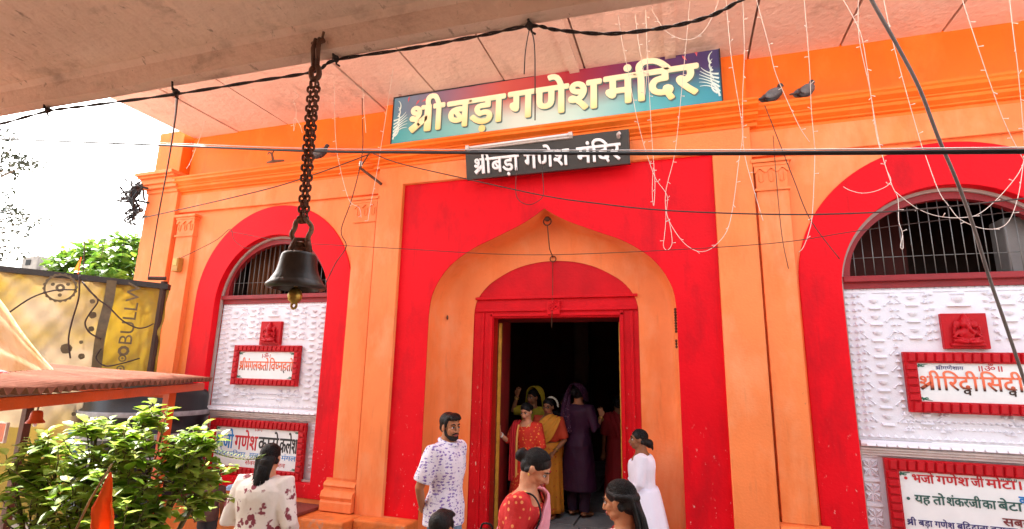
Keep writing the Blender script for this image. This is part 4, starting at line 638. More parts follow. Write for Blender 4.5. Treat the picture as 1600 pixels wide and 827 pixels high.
wr(tR1, 'Sी', 1.955, 1.72, .165, .115, fr1, YB, 0, .002); wr(tR1, 'िरDी', 2.125, 1.72, .255, .115, fr1, YB, 0, .002); wr(tR1, 'िसDी', 2.395, 1.72, .295, .115, fr1, YB, 0, .002); wr(tR1, 'के', 2.70, 1.72, .125, .115, fr1, YB, 0, .002); wr(tR1, 'दाता', 2.835, 1.72, .24, .115, fr1, YB, 0, .002)
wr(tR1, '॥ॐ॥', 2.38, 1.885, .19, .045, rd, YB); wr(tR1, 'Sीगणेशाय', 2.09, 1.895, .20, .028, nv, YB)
tR2 = frame_board('framed_board', 'large white board of painted verses in a red frame at the lower right', 1.615, 3.2, -.05, 1.13, YB, .10)
wr(tR2, '• भजो', 1.75, .945, .215, .062, rd, YB, 0, .002); wr(tR2, 'गणेश', 1.985, .945, .225, .062, rd, YB, 0, .002); wr(tR2, 'जी', 2.225, .945, .085, .062, rd, YB, 0, .002); wr(tR2, 'मोटा।', 2.325, .945, .245, .062, rd, YB, 0, .002)
wr(tR2, '॥ॐ॥', 2.42, 1.00, .12, .022, gn, YB)
wr(tR2, 'कभी न खोटा।', 2.53, .835, .40, .055, bl, YB, 0, .003)
wr(tR2, '• यह', 1.75, .78, .17, .062, gn, YB, 0, .002); wr(tR2, 'तो', 1.94, .78, .085, .062, gn, YB, 0, .002); wr(tR2, 'शंकरजी', 2.035, .78, .235, .062, gn, YB, 0, .002); wr(tR2, 'का', 2.28, .78, .09, .062, gn, YB, 0, .002); wr(tR2, 'बेटा।', 2.385, .78, .20, .062, gn, YB, 0, .002)
wr(tR2, 'सबसे', 2.40, .66, .20, .055, mrn, YB, 0, .002); wr(tR2, 'मोटा।', 2.63, .66, .22, .055, mrn, YB, 0, .002)
for k, s_ in enumerate(('Sी ब\u095cा गणेश बुिDदाता बनाकर ~जयोितशवर की मिहमा', 'सब गिणयों के मन में बसे सदा गणराज'.replace('ों', 'ो').replace('में', 'मे'), 'मंगल करो सब का भला हे दया के सागर'.replace('हे', 'ह'), 'Sी गणेश जी की जय जन जन की जय')):
    wr(tR2, s_, 1.735, .60-.105*k, 1.30, .045, nv, YB, 0, .001)
# ------------------------------------------------------------------ concrete canopy overhead, near the camera
CT = thing('canopy', 'stained concrete canopy edge overhead that the bell hangs from', 'canopy', (0, -1, 3.3))
def cz(x): return 3.205-.021*(x+1.6)
q = MB(); X0, X1 = -9, 6
def slab(prof, x0, x1):
    n = 30; q.loft([[(x0+(x1-x0)*k/n, y_, z_+cz(x0+(x1-x0)*k/n)+.006*mnoise.noise(Vector((k*.9, y_*2, z_*3)))) for y_, z_ in prof] for k in range(n+1)])
slab([(1.80, 0), (1.735, .003), (1.722, .10), (1.70, .128), (1.60, .135), (-3.2, .16), (-3.2, .32), (1.80, .30)], X0, X1)
P('slab', q, CONC, CT, smooth=False)
q = MB()
for x in (-5, 3.5): q.box((x, -3.1, -.26), (x+.35, -2.75, 3.36))
q.box((-9, -3.4, -.26), (6, -3.2, 3.5)); P('rear_support', q, CONC, CT)
# ------------------------------------------------------------------ bell on its chain
HX, HY = -1.535, 1.765
BT = thing('hanging_bell', 'large dark bronze temple bell hanging on a rusty chain from the canopy', 'bell', (HX, HY, 2.1))
bz = 2.118
bronze = mat('dark bronze', (.050, .043, .038), .40, .35, 5, .03, 60, metal=.75, spots=[((.16, .12, .09), 6, .62, .75, (1, 1, .4), .5)])
q = MB(); prof = [(.128, .0), (.158, .006), (.163, .014), (.160, .022), (.146, .036), (.140, .045), (.137, .051), (.129, .062), (.118, .082), (.108, .110), (.101, .145), (.097, .170), (.094, .178), (.084, .188), (.055, .194), (.001, .196), (.001, .186), (.055, .180), (.083, .168), (.095, .11), (.112, .05), (.128, .002)]
q.lathe([(r*.735, z*.82) for r, z in prof], (HX, HY, bz), 48, False); bell = P('bell', q, bronze, BT, smooth=True)
q = MB(); q.tube([(HX, HY, bz+.16), (HX, HY, bz+.0)], .007, 8); q.lathe([(.010, .02), (.024, .005), (.030, -.014), (.026, -.034), (.012, -.046), (.010, -.05)], (HX, HY, bz-.012), 20); q.tube([(HX+.013*math.cos(a*PI/6), HY, bz-.068+.013*math.sin(a*PI/6)) for a in range(13)], .0055, 6)
P('clapper', q, mat('worn brass', (.36, .23, .05), .4, .3, 12, .03, metal=.9, spots=[((.08, .05, .02), 9, .55, .7, (1, 1, 1), .6)]), BT, smooth=True)
q = MB(); q.box((HX-.034, HY-.016, bz+.150), (HX+.034, HY+.016, bz+.188), .01)
for s_ in (-1, 1): q.tube([(HX+s_*.036, HY, bz+.152), (HX+s_*.045, HY, bz+.178), (HX+s_*.03, HY, bz+.205)], .014, 8)
q.tube([(HX-.02, HY-.03, bz+.165), (HX-.01, HY-.02, bz+.212), (HX+.02, HY+.025, bz+.22), (HX+.03, HY+.03, bz+.165)], .010, 8)
P('yoke', q, RUST, BT, smooth=True)
rz_ = bz+.250; q = MB(); q.tube([(HX+.047*math.cos(a*PI/16), HY+.006*math.sin(a), rz_+.056*math.sin(a*PI/16)) for a in range(33)], .0105, 8); P('ring', q, mat('worn iron ring', (.17, .10, .06), .6, .4, 14, .1, metal=.5), BT, smooth=True)
TOP = at(492, 118, HY); BOT = Vector((HX, HY, rz_+.052))
chn = MB(); hk = at(497, 68, 1.715)
for s_ in (-1, 1): chn.tube([hk+Vector((s_*.010, -.004, .02)), hk+Vector((s_*.014, -.012, -.03)), TOP+Vector((s_*.012, -.005, .05))], .010, 8)
chn.tube([hk+Vector((-.03, .0, .0)), hk+Vector((.03, .0, .012))], .012, 6); chn.tube([hk+Vector((.02, 0, .02)), hk+Vector((.035, -.012, .045))], .006, 6)
sh_ = []
for a in range(19): t = a/18*2*PI; sh_.append(TOP+Vector((.022*math.sin(t), .003*math.cos(3*t), .012+.034*math.cos(t))))
chn.tube(sh_, .0125, 8)
chain = P('chain', chn, RUST, BT, smooth=True)
lk = MB(); a_, w_, h_ = [], .0130, .0185
for i in range(21):
    t = 2*PI*i/20; sx_ = math.cos(t); sz_ = math.sin(t); lk_z = (h_-w_)*(1 if sz_ > 0 else -1)+w_*sz_ if abs(sz_) > 1e-3 else 0; a_.append((w_*sx_, 0, lk_z))
lk.tube(a_, .0055, 7); lme = lk.mesh('link'); lme.polygons.foreach_set('use_smooth', [True]*len(lme.polygons)); lme.materials.append(RUST)
NL = 28
for s_ in (-1, 1):
    A_, B_ = TOP+Vector((s_*.015, .002*s_, -.035)), BOT+Vector((s_*.010, 0, -.01))
    D_ = (A_-B_).normalized()
    for k in range(NL):
        o = bpy.data.objects.new('link', lme); COL.objects.link(o); o.parent = chain
        p_ = A_+(B_-A_)*((k+.5)/NL); L_ = (A_-B_).length/NL
        q_ = D_.to_track_quat('Z', 'Y').to_matrix().to_4x4() @ Matrix.Rotation((k % 2)*PI/2+.5+rnd.uniform(-.25, .25), 4, 'Z')
        sc = L_/(2*h_-.0085)
        o.matrix_local = Matrix.Translation(p_) @ q_ @ Matrix.Diagonal((1, 1, sc, 1))
# ------------------------------------------------------------------ cables, ropes and strings of lights
def cable(name, label, pts, r, m, cat='cable', Y=None, group=None, sag=0, parent=None, k=5):
    q = MB(); W_ = smooth_path([at(*(p if len(p) == 3 else (*p, Y))) for p in pts], k); q.tube(W_, r, 6)
    o = q.build(name, m, parent, smooth=True)
    return o if parent else tag(o, label, cat, group)
ROPE = mat('old black rope', (.030, .018, .014), .8, .3, 30, .2, 120)
rp = [(-40, 200), (0, 194), (75, 174), (140, 165), (270, 148), (400, 127), (490, 112), (525, 94), (640, 76), (740, 58), (828, 41), (870, 47), (950, 53), (1040, 43), (1110, 25), (1165, -4), (1230, -40)]
core = smooth_path([at(*p, 1.80) for p in rp], 14); q = MB()
for s_ in (0, PI):
    pts = []
    for i, p_ in enumerate(core):
        a = i*.55+s_; pts.append(p_+Vector((0, .0042*math.cos(a), .0042*math.sin(a))))
    q.tube(pts, .0042, 6)
tag(P('rope', q, ROPE, None, smooth=True), 'twisted black rope tied along the edge of the overhead canopy', 'rope')
for x, y_, lb in ((75, 172, 'leftmost rope knot on the canopy edge, over the pale sky'), (275, 144, 'rope knot on the canopy edge with the long dark cord hanging from it'), (525, 92, 'rope knot with a loose end right beside the top of the bell chain'), (828, 41, 'rope knot on the canopy edge above the big temple sign')):
    c_ = at(x, y_, 1.79); q = MB(); q.ell(c_, (.014, .016, .018)); q.tube([c_+Vector((-.016, 0, .0)), c_+Vector((0, -.018, .012)), c_+Vector((.016, 0, -.006)), c_+Vector((0, .016, .01)), c_+Vector((-.016, 0, .012))], .006, 6); q.tube([c_+Vector((.004, 0, 0)), c_+Vector((.008, -.004, -.03)), c_+Vector((.024, 0, -.042))], .0045, 6); q.tube([c_+Vector((0, -.02, .0)), c_+Vector((-.004, -.03, .07))], .005, 5)
    tag(P('knot', q, ROPE, None, smooth=True), lb, 'knot')
cable('power_cable', 'thick black power cable crossing the whole front from left to right', [(-60, 212, 4.2), (0, 217, 4.0), (250, 227, 3.6), (480, 236, 3.2), (700, 238.5, 2.9), (1000, 240, 2.6), (1300, 239, 2.4), (1700, 236, 2.2), (2600, 232, 1.9), (4200, 225, 1.7)], .0100, BLACK)
cable('thin_cable', 'thin grey cable lying along the top of the thick black power cable', [(-60, 208.5, 4.22), (0, 214, 3.99), (250, 223.5, 3.59), (480, 232, 3.19), (700, 234, 2.89), (1000, 235, 2.59), (1300, 233.5, 2.39), (1700, 230, 2.19), (2600, 226, 1.89), (4200, 219, 1.69)], .0028, mat('grey cable sheath', (.42, .38, .37), .45, .2, 8, .03))
cable('drop_cable', 'thick grey cable slanting down across the right arched window', [(1330, -60, 2.5), (1366, 8, 2.6), (1400, 68, 2.7), (1436, 137, 2.8), (1466, 215, 2.95), (1495, 283, 3.1), (1520, 351, 3.25), (1545, 432, 3.4), (1572, 510, 3.5), (1602, 600, 3.6), (1640, 720, 3.7)], .0085, mat('dark grey cable sheath', (.10, .085, .08), .5, .3, 8, .04))
WIRE = mat('thin dark wire', (.045, .025, .02), .6, .3, 12, .05)
for lb, pts, r, Y in (
    ('two hanging black wires dropping from the rope knot over the big sign', [(829, 44), (835, 70), (836, 130), (836, 188)], .0028, 1.9),
    ('short black wire end hanging left of the longer one over the big sign', [(827, 46), (821, 80), (819, 116)], .0026, 1.9),
    ('dark cord from the canopy knot down to the tarpaulin post', [(277, 147, 1.85), (273, 190, 2.6), (262, 260, 3.4), (247, 340, 4.2), (232, 432, 5.0)], .007, 0),
    ('dark wire falling beside the left pilaster onto the red arch', [(566, 120, 5.2), (566, 180, 5.15), (566, 240, 5.1), (550, 310, 5.2), (533, 360, 5.3), (541, 385, 5.35), (524, 412, 5.38), (508, 445, 5.4)], .006, 0),
    ('long thin wire from the far left over the left arch to the bracket', [(-20, 325, 8), (60, 343, 7.6), (130, 354, 7), (175, 351, 6.5), (226, 340, 5.2), (400, 300, 5.0), (488, 274, 5.0), (575, 242, 4.95)], .0065, 0),
    ('long thin wire from the bracket across the red door surround to the right', [(583, 240, 4.95), (626, 256, 4.9), (730, 280, 4.8), (850, 306, 4.7), (933, 318, 4.6), (1040, 329, 4.5), (1200, 335, 4.5), (1320, 334, 4.5), (1440, 327, 4.6), (1640, 306, 4.7)], .0058, 0),
    ('faint wire low across the door arch towards the right window bars', [(360, 362, 5.2), (450, 378, 5.1), (540, 384, 5.1), (629, 389, 5.1), (800, 398, 5.1), (960, 395, 5.1), (1200, 381, 5.1), (1333, 362, 5.1), (1479, 343, 5.1), (1640, 325, 5.1)], .0034, 0),
    ('thin wire hanging down over the pale sky beside the building', [(186, 190), (180, 220), (157, 277), (140, 340), (133, 370), (130, 425)], .006, 4.9),
    ('curling faint wire over the pale sky left of the corner pillar', [(200, 205), (188, 240), (191, 268), (170, 300), (167, 325), (168, 352), (163, 380), (157, 405)], .004, 5.2),
    ('thin dark wire slanting across the pilaster onto the right red arch', [(1195, 165), (1210, 203), (1240, 280), (1266, 343), (1312, 405)], .004, 5.2),
    ('thin wire running down the right pilaster', [(1208, 212), (1214, 290), (1222, 370), (1232, 420)], .0032, 5.36),
    ('looped cord hanging under the black name board', [(807, 262), (806, 300), (812, 314), (826, 320), (840, 315), (849, 304), (848, 275), (846, 250)], .004, 5.1),
    ('cord from the yellow meter box up to the left red arch', [(283, 403), (310, 390), (340, 374), (360, 358), (366, 375), (385, 388), (405, 380)], .004, 5.35)):
    cable('wire', lb, pts, r, WIRE, 'wire', Y)
FAIRY = mat('white string light wire', (.72, .62, .54), .4, .05, 10, .02)
FA = [
 ('leftmost string of white lights, near the corner pillar', [(322, 190), (310, 220), (298, 250), (291, 264)]),
 ('tangled bunch of white string lights left of the bell chain', [(462, 122), (458, 140), (466, 150), (457, 158), (463, 168), (462, 185), (459, 205), (461, 185), (468, 196), (473, 208)]),
 ('string of white lights right of the bell chain ending at the left pilaster capital', [(521, 92), (523, 150), (525, 220), (530, 261), (546, 312), (562, 325), (564, 340)]),
 ('short string of white lights between the bell chain and the big sign', [(566, 88), (567, 150), (571, 208)]),
 ('string of white lights slanting past the left end of the big sign', [(620, 80), (607, 160), (598, 215), (591, 264), (580, 320), (576, 345)]),
 ('long string of white lights over the sign letters that loops across the door surround', [(963, 0), (972, 60), (983, 117), (994, 175), (1003, 220), (1015, 252), (1026, 280), (1041, 306), (1042, 338), (1063, 373), (1082, 390), (1100, 393), (1119, 383), (1135, 360), (1145, 320), (1154, 250), (1160, 205), (1150, 130), (1142, 80), (1133, -10)]),
 ('string of white lights over the right end of the sign lettering', [(989, -5), (997, 60), (1005, 117), (1008, 150), (1012, 100), (1007, 0)]),
 ('double string of white lights ending in a hanging tail on the red door surround', [(1008, 0), (1011, 80), (1015, 150), (1018, 220), (1022, 255), (1024, 290), (1022, 322), (1020, 300), (1021, 262)]),
 ('string of white lights ending in a narrow loop on the red door surround', [(1078, -10), (1071, 80), (1064, 150), (1057, 220), (1051, 253), (1040, 300), (1041, 341), (1038, 370), (1036, 385), (1043, 391), (1050, 380), (1047, 355), (1042, 336)]),
 ('shallow hanging loop of white lights under the slab roof', [(1014, 6), (1039, 48), (1071, 62), (1093, 55), (1111, 29), (1126, -6)]),
 ('straight string of white lights down the attic block right of the sign', [(1161, -10), (1163, 80), (1161, 150), (1160, 190), (1163, 240), (1180, 300), (1192, 345)]),
 ('string of white lights passing the two pigeons on the right', [(1180, -10), (1200, 70), (1211, 110), (1223, 144), (1248, 197), (1266, 222)]),
 ('string of white lights curling onto the left edge of the right red arch', [(1255, -10), (1264, 106), (1268, 170), (1271, 220), (1274, 245), (1270, 333), (1264, 365), (1256, 386), (1249, 394)]),
 ('double string of white lights with a swag over the right red arch', [(1312, -10), (1344, 48), (1354, 100), (1360, 149), (1373, 220), (1383, 262), (1391, 284), (1373, 297), (1349, 302), (1330, 298), (1317, 292)]),
 ('string of white lights dropping in front of the right window bars', [(1342, -10), (1343, 60), (1358, 140), (1370, 210), (1381, 250), (1395, 290), (1403, 310), (1405, 345), (1411, 365), (1408, 385), (1412, 388), (1411, 368)]),
 ('swag of white lights across the bars of the right lunette', [(1399, 300), (1431, 325), (1466, 338), (1506, 340), (1535, 331), (1572, 295), (1598, 255), (1602, 200)]),
 ('long string of white lights that dips lowest across the right lunette', [(1379, -10), (1391, 50), (1413, 133), (1437, 220), (1446, 243), (1466, 298), (1482, 322), (1503, 344), (1540, 358), (1572, 350), (1590, 310), (1599, 255)]),
 ('string of white lights slanting down near the right edge', [(1500, -10), (1524, 61), (1548, 133), (1572, 195), (1600, 250)]),
 ('rightmost string of white lights', [(1577, -10), (1585, 60), (1591, 106), (1596, 180), (1600, 230)])]
for lb, pts in FA:
    q = MB(); n = len(pts)
    wp = []
    for i, p_ in enumerate(pts):
        Yv = min(5.15, 4.42+.75*max(0, (p_[1]-20))/230) if p_[1] < 250 else 5.16
        if 'right lunette' in lb or 'window bars' in lb: Yv = min(Yv, 5.0)
        wp.append(at(p_[0]+rnd.uniform(-1.2, 1.2), p_[1], Yv+.015*rnd.uniform(-1, 1)))
    W_ = smooth_path(wp, 6); q.tube(W_, .0028, 5)
    s = 0; o_ = None
    for i in range(1, len(W_)):
        s += (W_[i]-W_[i-1]).length
        if s > .19:                     # a little bulb on a stalk
            s = 0; a = rnd.uniform(0, 2*PI); d = Vector((math.cos(a), -.3, .5*math.sin(a)-.2)).normalized(); q.tube([W_[i], W_[i]+d*.018, W_[i]+d*.036], [.0025, .0025, .0045], 5)
    tag(P('string_lights', q, FAIRY, None, smooth=True), lb, 'string lights', 'strings of white lights hanging on the temple front')
# bracket with insulator, broken ledge iron, wire bundle at the corner
q = MB(); q.tube([at(562, 262, 5.3), at(596, 288, 5.36)], .018, 6); q.tube([at(577, 240, 5.2), at(563, 262, 5.28)], .008, 6); bq = tag(P('iron_bracket', q, RUST, None), 'rusty iron bracket with a white insulator beside the left pilaster', 'bracket')
q = MB(); c_ = at(564, 256, 5.26); q.lathe([(.012, -.03), (.025, -.025), (.016, -.008), (.027, .0), (.018, .012), (.024, .022), (.008, .035)], c_, 14); P('insulator', q, wl, bq, smooth=True)
q = MB(); c_ = at(427, 252, 5.25); q.tube([c_+Vector((-.10, 0, -.01)), c_, c_+Vector((.16, .02, 0))], [.012, .022, .012], 6); q.tube([c_, c_+Vector((-.02, -.02, .10)), c_+Vector((-.07, -.02, .13)), c_+Vector((-.11, 0, .11))], [.018, .014, .011, .006], 6); q.tube([c_+Vector((-.02, -.02, .09)), c_+Vector((.01, -.02, .14))], .009, 5)
tag(P('broken_bracket', q, mat('corroded bracket', (.16, .08, .05), .8, .4, 12, .1), None, smooth=True), 'broken iron stub standing on the left cornice', 'bracket')
q = MB(); rw = random.Random(4)
for k in range(26):
    c_ = at(208+rw.uniform(-9, 9), 318+rw.uniform(-22, 26), 5.3+rw.uniform(-.1, .1)); q.tube(smooth_path([c_+Vector((rw.uniform(-.13, .13), rw.uniform(-.08, .08), rw.uniform(-.16, .16))) for _ in range(4)], 4), rw.uniform(.006, .016), 5)
q.tube([at(214, 292, 5.3), at(204, 312, 5.3), at(212, 330, 5.3), at(206, 346, 5.3)], [.03, .035, .03, .012], 6); q.tube([at(206, 312, 5.3), at(232, 317, 5.35)], .016, 6)
q2 = at(212, 345, 5.3)
for dx in (-10, -3, 4, 9): q.tube([at(210+dx*.4, 330, 5.3), at(206+dx, 352, 5.3), at(204+dx*1.3, 372+abs(dx)*3, 5.3)], .0035, 4)
tag(P('wire_bundle', q, mat('charred wire bundle', (.02, .018, .018), .7, .3, 20, .1), None, smooth=True), 'black tangle of service wires on the left edge of the corner pillar', 'wire bundle')
MB_ = thing('meter_box', 'small ochre meter box high on the left corner', 'box', tuple(at(278, 425, 5.38)))
c_ = at(278, 414, 5.40); q = MB(); q.box((c_.x-.055, c_.y-.05, c_.z-.10), (c_.x+.055, c_.y+.03, c_.z+.10)); P('case', q, mat('ochre box paint', (.50, .25, .05), .5, .2, 6, .05), MB_, bevel=.008)
q = MB(); q.box((c_.x-.04, c_.y-.058, c_.z-.02), (c_.x+.04, c_.y-.05, c_.z+.08)); P('lid', q, mat('yellow lid', (.55, .36, .08), .5, .2, 6, .05), MB_, bevel=.003)
# pigeons
pg = thing('pigeon', 'dark pigeon perched on the left end of the big sign', 'pigeon', (0, 0, 0), 0, 'pigeons on the temple front')
feather = mat('slate feathers', (.055, .058, .07), .6, .35, 14, .1)
q = MB(); q.ell((0, 0, .085), (.055, .10, .06), Matrix.Rotation(.55, 3, 'X')); q.ell((0, .05, .125), (.045, .055, .05)); q.tube([(0, .065, .13), (0, .078, .17), (0, .085, .20)], [.036, .027, .022], 10, True); q.ell((0, .092, .205), (.024, .03, .024))
q.tube([(0, -.06, .065), (0, -.14, .035), (0, -.19, .018)], [.04, .03, .02], 8, True, flat=.35, axis=(1, 0, 0)); q.tube([(0, .118, .205), (0, .14, .198)], [.008, .003], 6)
link('body', remesh(q, .006, 3), feather, pg, True, True)
for s_ in (-1, 1):
    q = MB(); q.ell((s_*.045, -.02, .09), (.018, .105, .045), Matrix.Rotation(.5, 3, 'X')); P('wing', q, mat('grey wing feathers', (.13, .135, .15), .6, .35, 20, .1), pg, smooth=True, local=True)
    q = MB(); q.tube([(s_*.02, .01, .045), (s_*.02, .015, .0)], .006, 6); q.tube([(s_*.02, .0, .002), (s_*.02, .04, .002)], .005, 5); P('foot', q, mat('red bird feet', (.30, .06, .05), .6, .2, 9, .02), pg, local=True)
for i, (x, y_, Yv, rz, z, lb) in enumerate(((628, 151, 5.26, 1.9, None, None), (498, 248, 5.33, -1.2, None, 'dark pigeon on the left cornice close behind the bell chain'), (1208, 158, 5.34, -1.15, None, 'left one of the two pigeons on the right cornice, next to the sign'), (1260, 155, 5.34, -.95, None, 'right one of the two pigeons on the right cornice'))):
    o = pg if i == 0 else copy_tree(pg); p_ = at(x, y_, Yv); o.location = (p_.x, Yv, (BZ1+.014) if i == 0 else 4.486); o.rotation_euler = (0, 0, rz); o.scale = (1, 1, 1)
    if lb: o['label'] = lb
# fan unit behind the right window bars
fx, fz = 3.16, 2.76
FU = thing('cooling_unit', 'grey outdoor cooling unit with a round fan behind the right window bars', 'fan unit', (fx, 5.75, fz))
q = MB(); q.box((fx-.33, 5.76, fz), (fx+.34, 6.0, fz+.52)); P('case', q, mat('grey metal case', (.20, .18, .17), .5, .15, 4, .04), FU, bevel=.015)
q = MB(); q.lathe([(.205, 0), (.215, .012), (.20, .02)], (0, 0, 0), 32, False); q.v = [(fx+.02+x, 5.757-z, fz+.26+y_) for x, y_, z in q.v]; P('fan_ring', q, mat('dark ring', (.03, .03, .03), .5, .2, 4, .03), FU, smooth=True)
q = MB(); q.lathe([(.20, 0), (.001, .001)], (0, 0, 0), 32, False); q.v = [(fx+.02+x, 5.7585-z, fz+.26+y_) for x, y_, z in q.v]; P('fan_recess', q, mat('black recess', (.012, .012, .012), .7, .2, 4, .03), FU)
q = MB()
for k in range(7): q.tube([(fx+.02+(.03+.027*k)*math.cos(a*PI/14), 5.742, fz+.26+(.03+.027*k)*math.sin(a*PI/14)) for a in range(29)], .003, 4)
for k in range(16): a = k*PI/8; q.tube([(fx+.02+.03*math.cos(a), 5.74, fz+.26+.03*math.sin(a)), (fx+.02+.2*math.cos(a+.25), 5.742, fz+.26+.2*math.sin(a+.25))], .003, 4)
P('fan_grille', q, mat('grey fan wire', (.20, .19, .18), .5, .2, 4, .03), FU)
q = MB(); q.ell((fx+.02, 5.735, fz+.26), (.03, .012, .03)); P('hub', q, wl, FU, smooth=True)
# ------------------------------------------------------------------ stall on the left: tin roof, posts, tarpaulins
TA, TB = at(250, 440, 5.0), at(0, 414, 4.0)            # right and left ends of the tarpaulin's top rail
tdir = (TB-TA).normalized(); tn = Vector((-tdir.y, tdir.x, 0)); 
if tn.y > 0: tn = -tn
def tp(u, z): return TA+tdir*u+Vector((0, 0, z))
TP = thing('tarpaulin', 'yellow printed tarpaulin wall with a black vertical band behind the tin roof', 'tarpaulin', tuple(TA+Vector((0, 0, -3))))
TY = mat('printed yellow tarpaulin', (.31, .205, .02), .5, .2, 1.6, .08, 20, trans=.25)
TW = mat('faded tarpaulin', (.66, .50, .30), .5, .15, 1.2, .08, 20, trans=.35)
def sheet(u0, u1, z0, z1, n=70, m=44, off=0):
    q = MB(); rows = []
    for j in range(m+1):
        row = []
        for i in range(n+1):
            u = u0+(u1-u0)*i/n; z = z0+(z1-z0)*j/m
            d = .03*math.sin(u*7+z*5)+.022*math.sin(u*19-z*15)+.012*math.sin(u*33+z*21)+.07*mnoise.noise(Vector((u*1.3, z*1.3, 2)))
            row.append(tp(u, z)+tn*(d+off))
        rows.append(row)
    q.loft(rows, cap=False, closed=False); return q
def two_tone():
    m = TY.copy(); m.name = 'yellow and faded tarpaulin'; nt, b, src = base_link(m); L = nt.links.new
    tc = nd(nt, 'ShaderNodeTexCoord'); n = nd(nt, 'ShaderNodeTexNoise'); n.inputs['Scale'].default_value = .9; n.inputs['Detail'].default_value = 5; L(tc.outputs['Object'], n.inputs['Vector'])
    r = nd(nt, 'ShaderNodeMapRange'); r.inputs[1].default_value = .40; r.inputs[2].default_value = .56; L(n.outputs[0], r.inputs[0])
    x = nd(nt, 'ShaderNodeMix', data_type='RGBA'); L(r.outputs[0], x.inputs[0]); L(src, x.inputs[6]); x.inputs[7].default_value = (.34, .26, .165, 1)
    L(x.outputs[2], b.inputs['Base Color']); L(x.outputs[2], [n_ for n_ in nt.nodes if n_.type == 'BSDF_TRANSLUCENT'][0].inputs[0]); return m
P('sheet', sheet(.57, 3.4, -1.9, -.06, off=.012), two_tone(), TP, smooth=True); P('printed_strip', sheet(-.12, .60, -1.9, -.06, 18, 44), TY, TP, smooth=True)
q = MB(); q.loft([[tp(u, z)+tn*d for u, d, z in ((-.12, -.05, -.10), (-.12, .07, -.10), (-.12, .07, -.03), (-.12, -.05, -.03))], [tp(u, z)+tn*d for u, d, z in ((3.6, -.05, -.07), (3.6, .07, -.07), (3.6, .07, .0), (3.6, -.05, .0))]]); P('top_rail', q, mat('charred beam', (.03, .025, .022), .7, .3, 8, .1), TP)
bpk = mat('black print', (.11, .08, .04), .5, .3, 9, .02)
def onsheet(o):                        # lettering laid flat on the sheet: local x runs along the rail, local z up
    me = o.data
    for v in me.vertices:
        p_ = tp(v.co.x, v.co.z)+tn*(.125-v.co.y*1.0); v.co = p_
    return o
q = MB(); q.loft([[tp(u, z)+tn*(.10+.03*math.sin(z*6)) for u in (.45, .56)] for z in [-.06-.09*k for k in range(20)]], cap=False, closed=False); P('dark_band', q, bpk, TP)
# block lettering running up the narrow strip
mt_ = letters('x', 'BULLW', 0, 0, .80, .13, 0, .004, bpk, None); me = mt_.data; bpy.data.objects.remove(mt_)
for v in me.vertices: x_, z_ = v.co.x, v.co.z; v.co = tp(.17+.0+z_, -.86+x_)+tn*(.105-v.co.y)
# mirrored along the rail, the letters read from below upwards
for v in me.vertices: pass
lo = link('lettering', me, bpk, TP)
def disc(u, z, r, ri=0, n=24, teeth=0):
    q = MB(); out = []; inn = []
    for k in range(n): a = 2*PI*k/n; rr_ = r*(1+(.09 if teeth and k % 2 else 0)); out.append(tp(u+rr_*math.cos(a), z+rr_*math.sin(a))+tn*.112); inn.append(tp(u+ri*math.cos(a), z+ri*math.sin(a))+tn*.112)
    q.loft([out, inn], cap=False); P('emblem_print', q, bpk, TP)
disc(1.02, -.22, .17, .15, 40, 1); disc(1.02, -.22, .05, .02)
for k in range(3): disc(1.02+.09*math.cos(k*2.1+.4), -.22+.09*math.sin(k*2.1+.4), .022, .002, 10)
for z in (-1.02, -1.15): disc(.24, z, .045, .028); disc(.24, z, .014, .002)
disc(.24, -.93, .06, .03, 18, 1)
rz = random.Random(9)
for k in range(9): disc(.66+rz.uniform(-.04, .05), -.35-.17*k, rz.uniform(.02, .045), .002, 9, 1)
disc(.84, -.95, .06, .002, 11, 1)
for u, w_, lb in ((-.06, .05, 'dark'), ):
    q = MB(); q.tube([tp(u, .0)+tn*.03, tp(u, -3.2)+tn*.03], .038, 8); q.tube([tp(u-.02, .04)+tn*.06, tp(u+.18, .02)+tn*.06], .025, 8); P('post', q, mat('dark wooden post', (.06, .03, .02), .8, .3, 7, .15, stretch=(3, 3, .5)), TP)
for lb, pts in (('wire hanging down the yellow tarpaulin from its round emblem', [(124, 430), (124, 450), (122, 470), (113, 500), (107, 530), (110, 560)]), ('wire looping from the emblem across the black band of the tarpaulin', [(128, 440), (140, 455), (153, 470), (140, 490), (133, 505), (140, 520), (158, 530)]), ('black cable across the printed strip of the tarpaulin to the pillar', [(130, 442), (150, 465), (170, 480), (190, 500), (212, 512), (226, 512), (240, 506)]), ('wire from the emblem sagging left over the faded tarpaulin', [(15, 488), (50, 465), (85, 454), (118, 453)]), ('cable drooping at the foot of the printed strip', [(158, 545), (150, 560), (165, 572), (190, 568), (218, 560)])):
    W_ = []
    for p_ in smooth_path([(x, y_, 0) for x, y_ in pts], 5):     # laid just in front of the sheet
        d = ray(p_.x, p_.y); n_ = tn; o_ = Vector((0, 0, CAMZ)); t = ((TA+tn*.15)-o_).dot(n_)/d.dot(n_); W_.append(o_+d*t)
    q = MB(); q.tube(W_, .009, 6); tag(P('wire', q, WIRE, None, smooth=True), lb, 'wire')
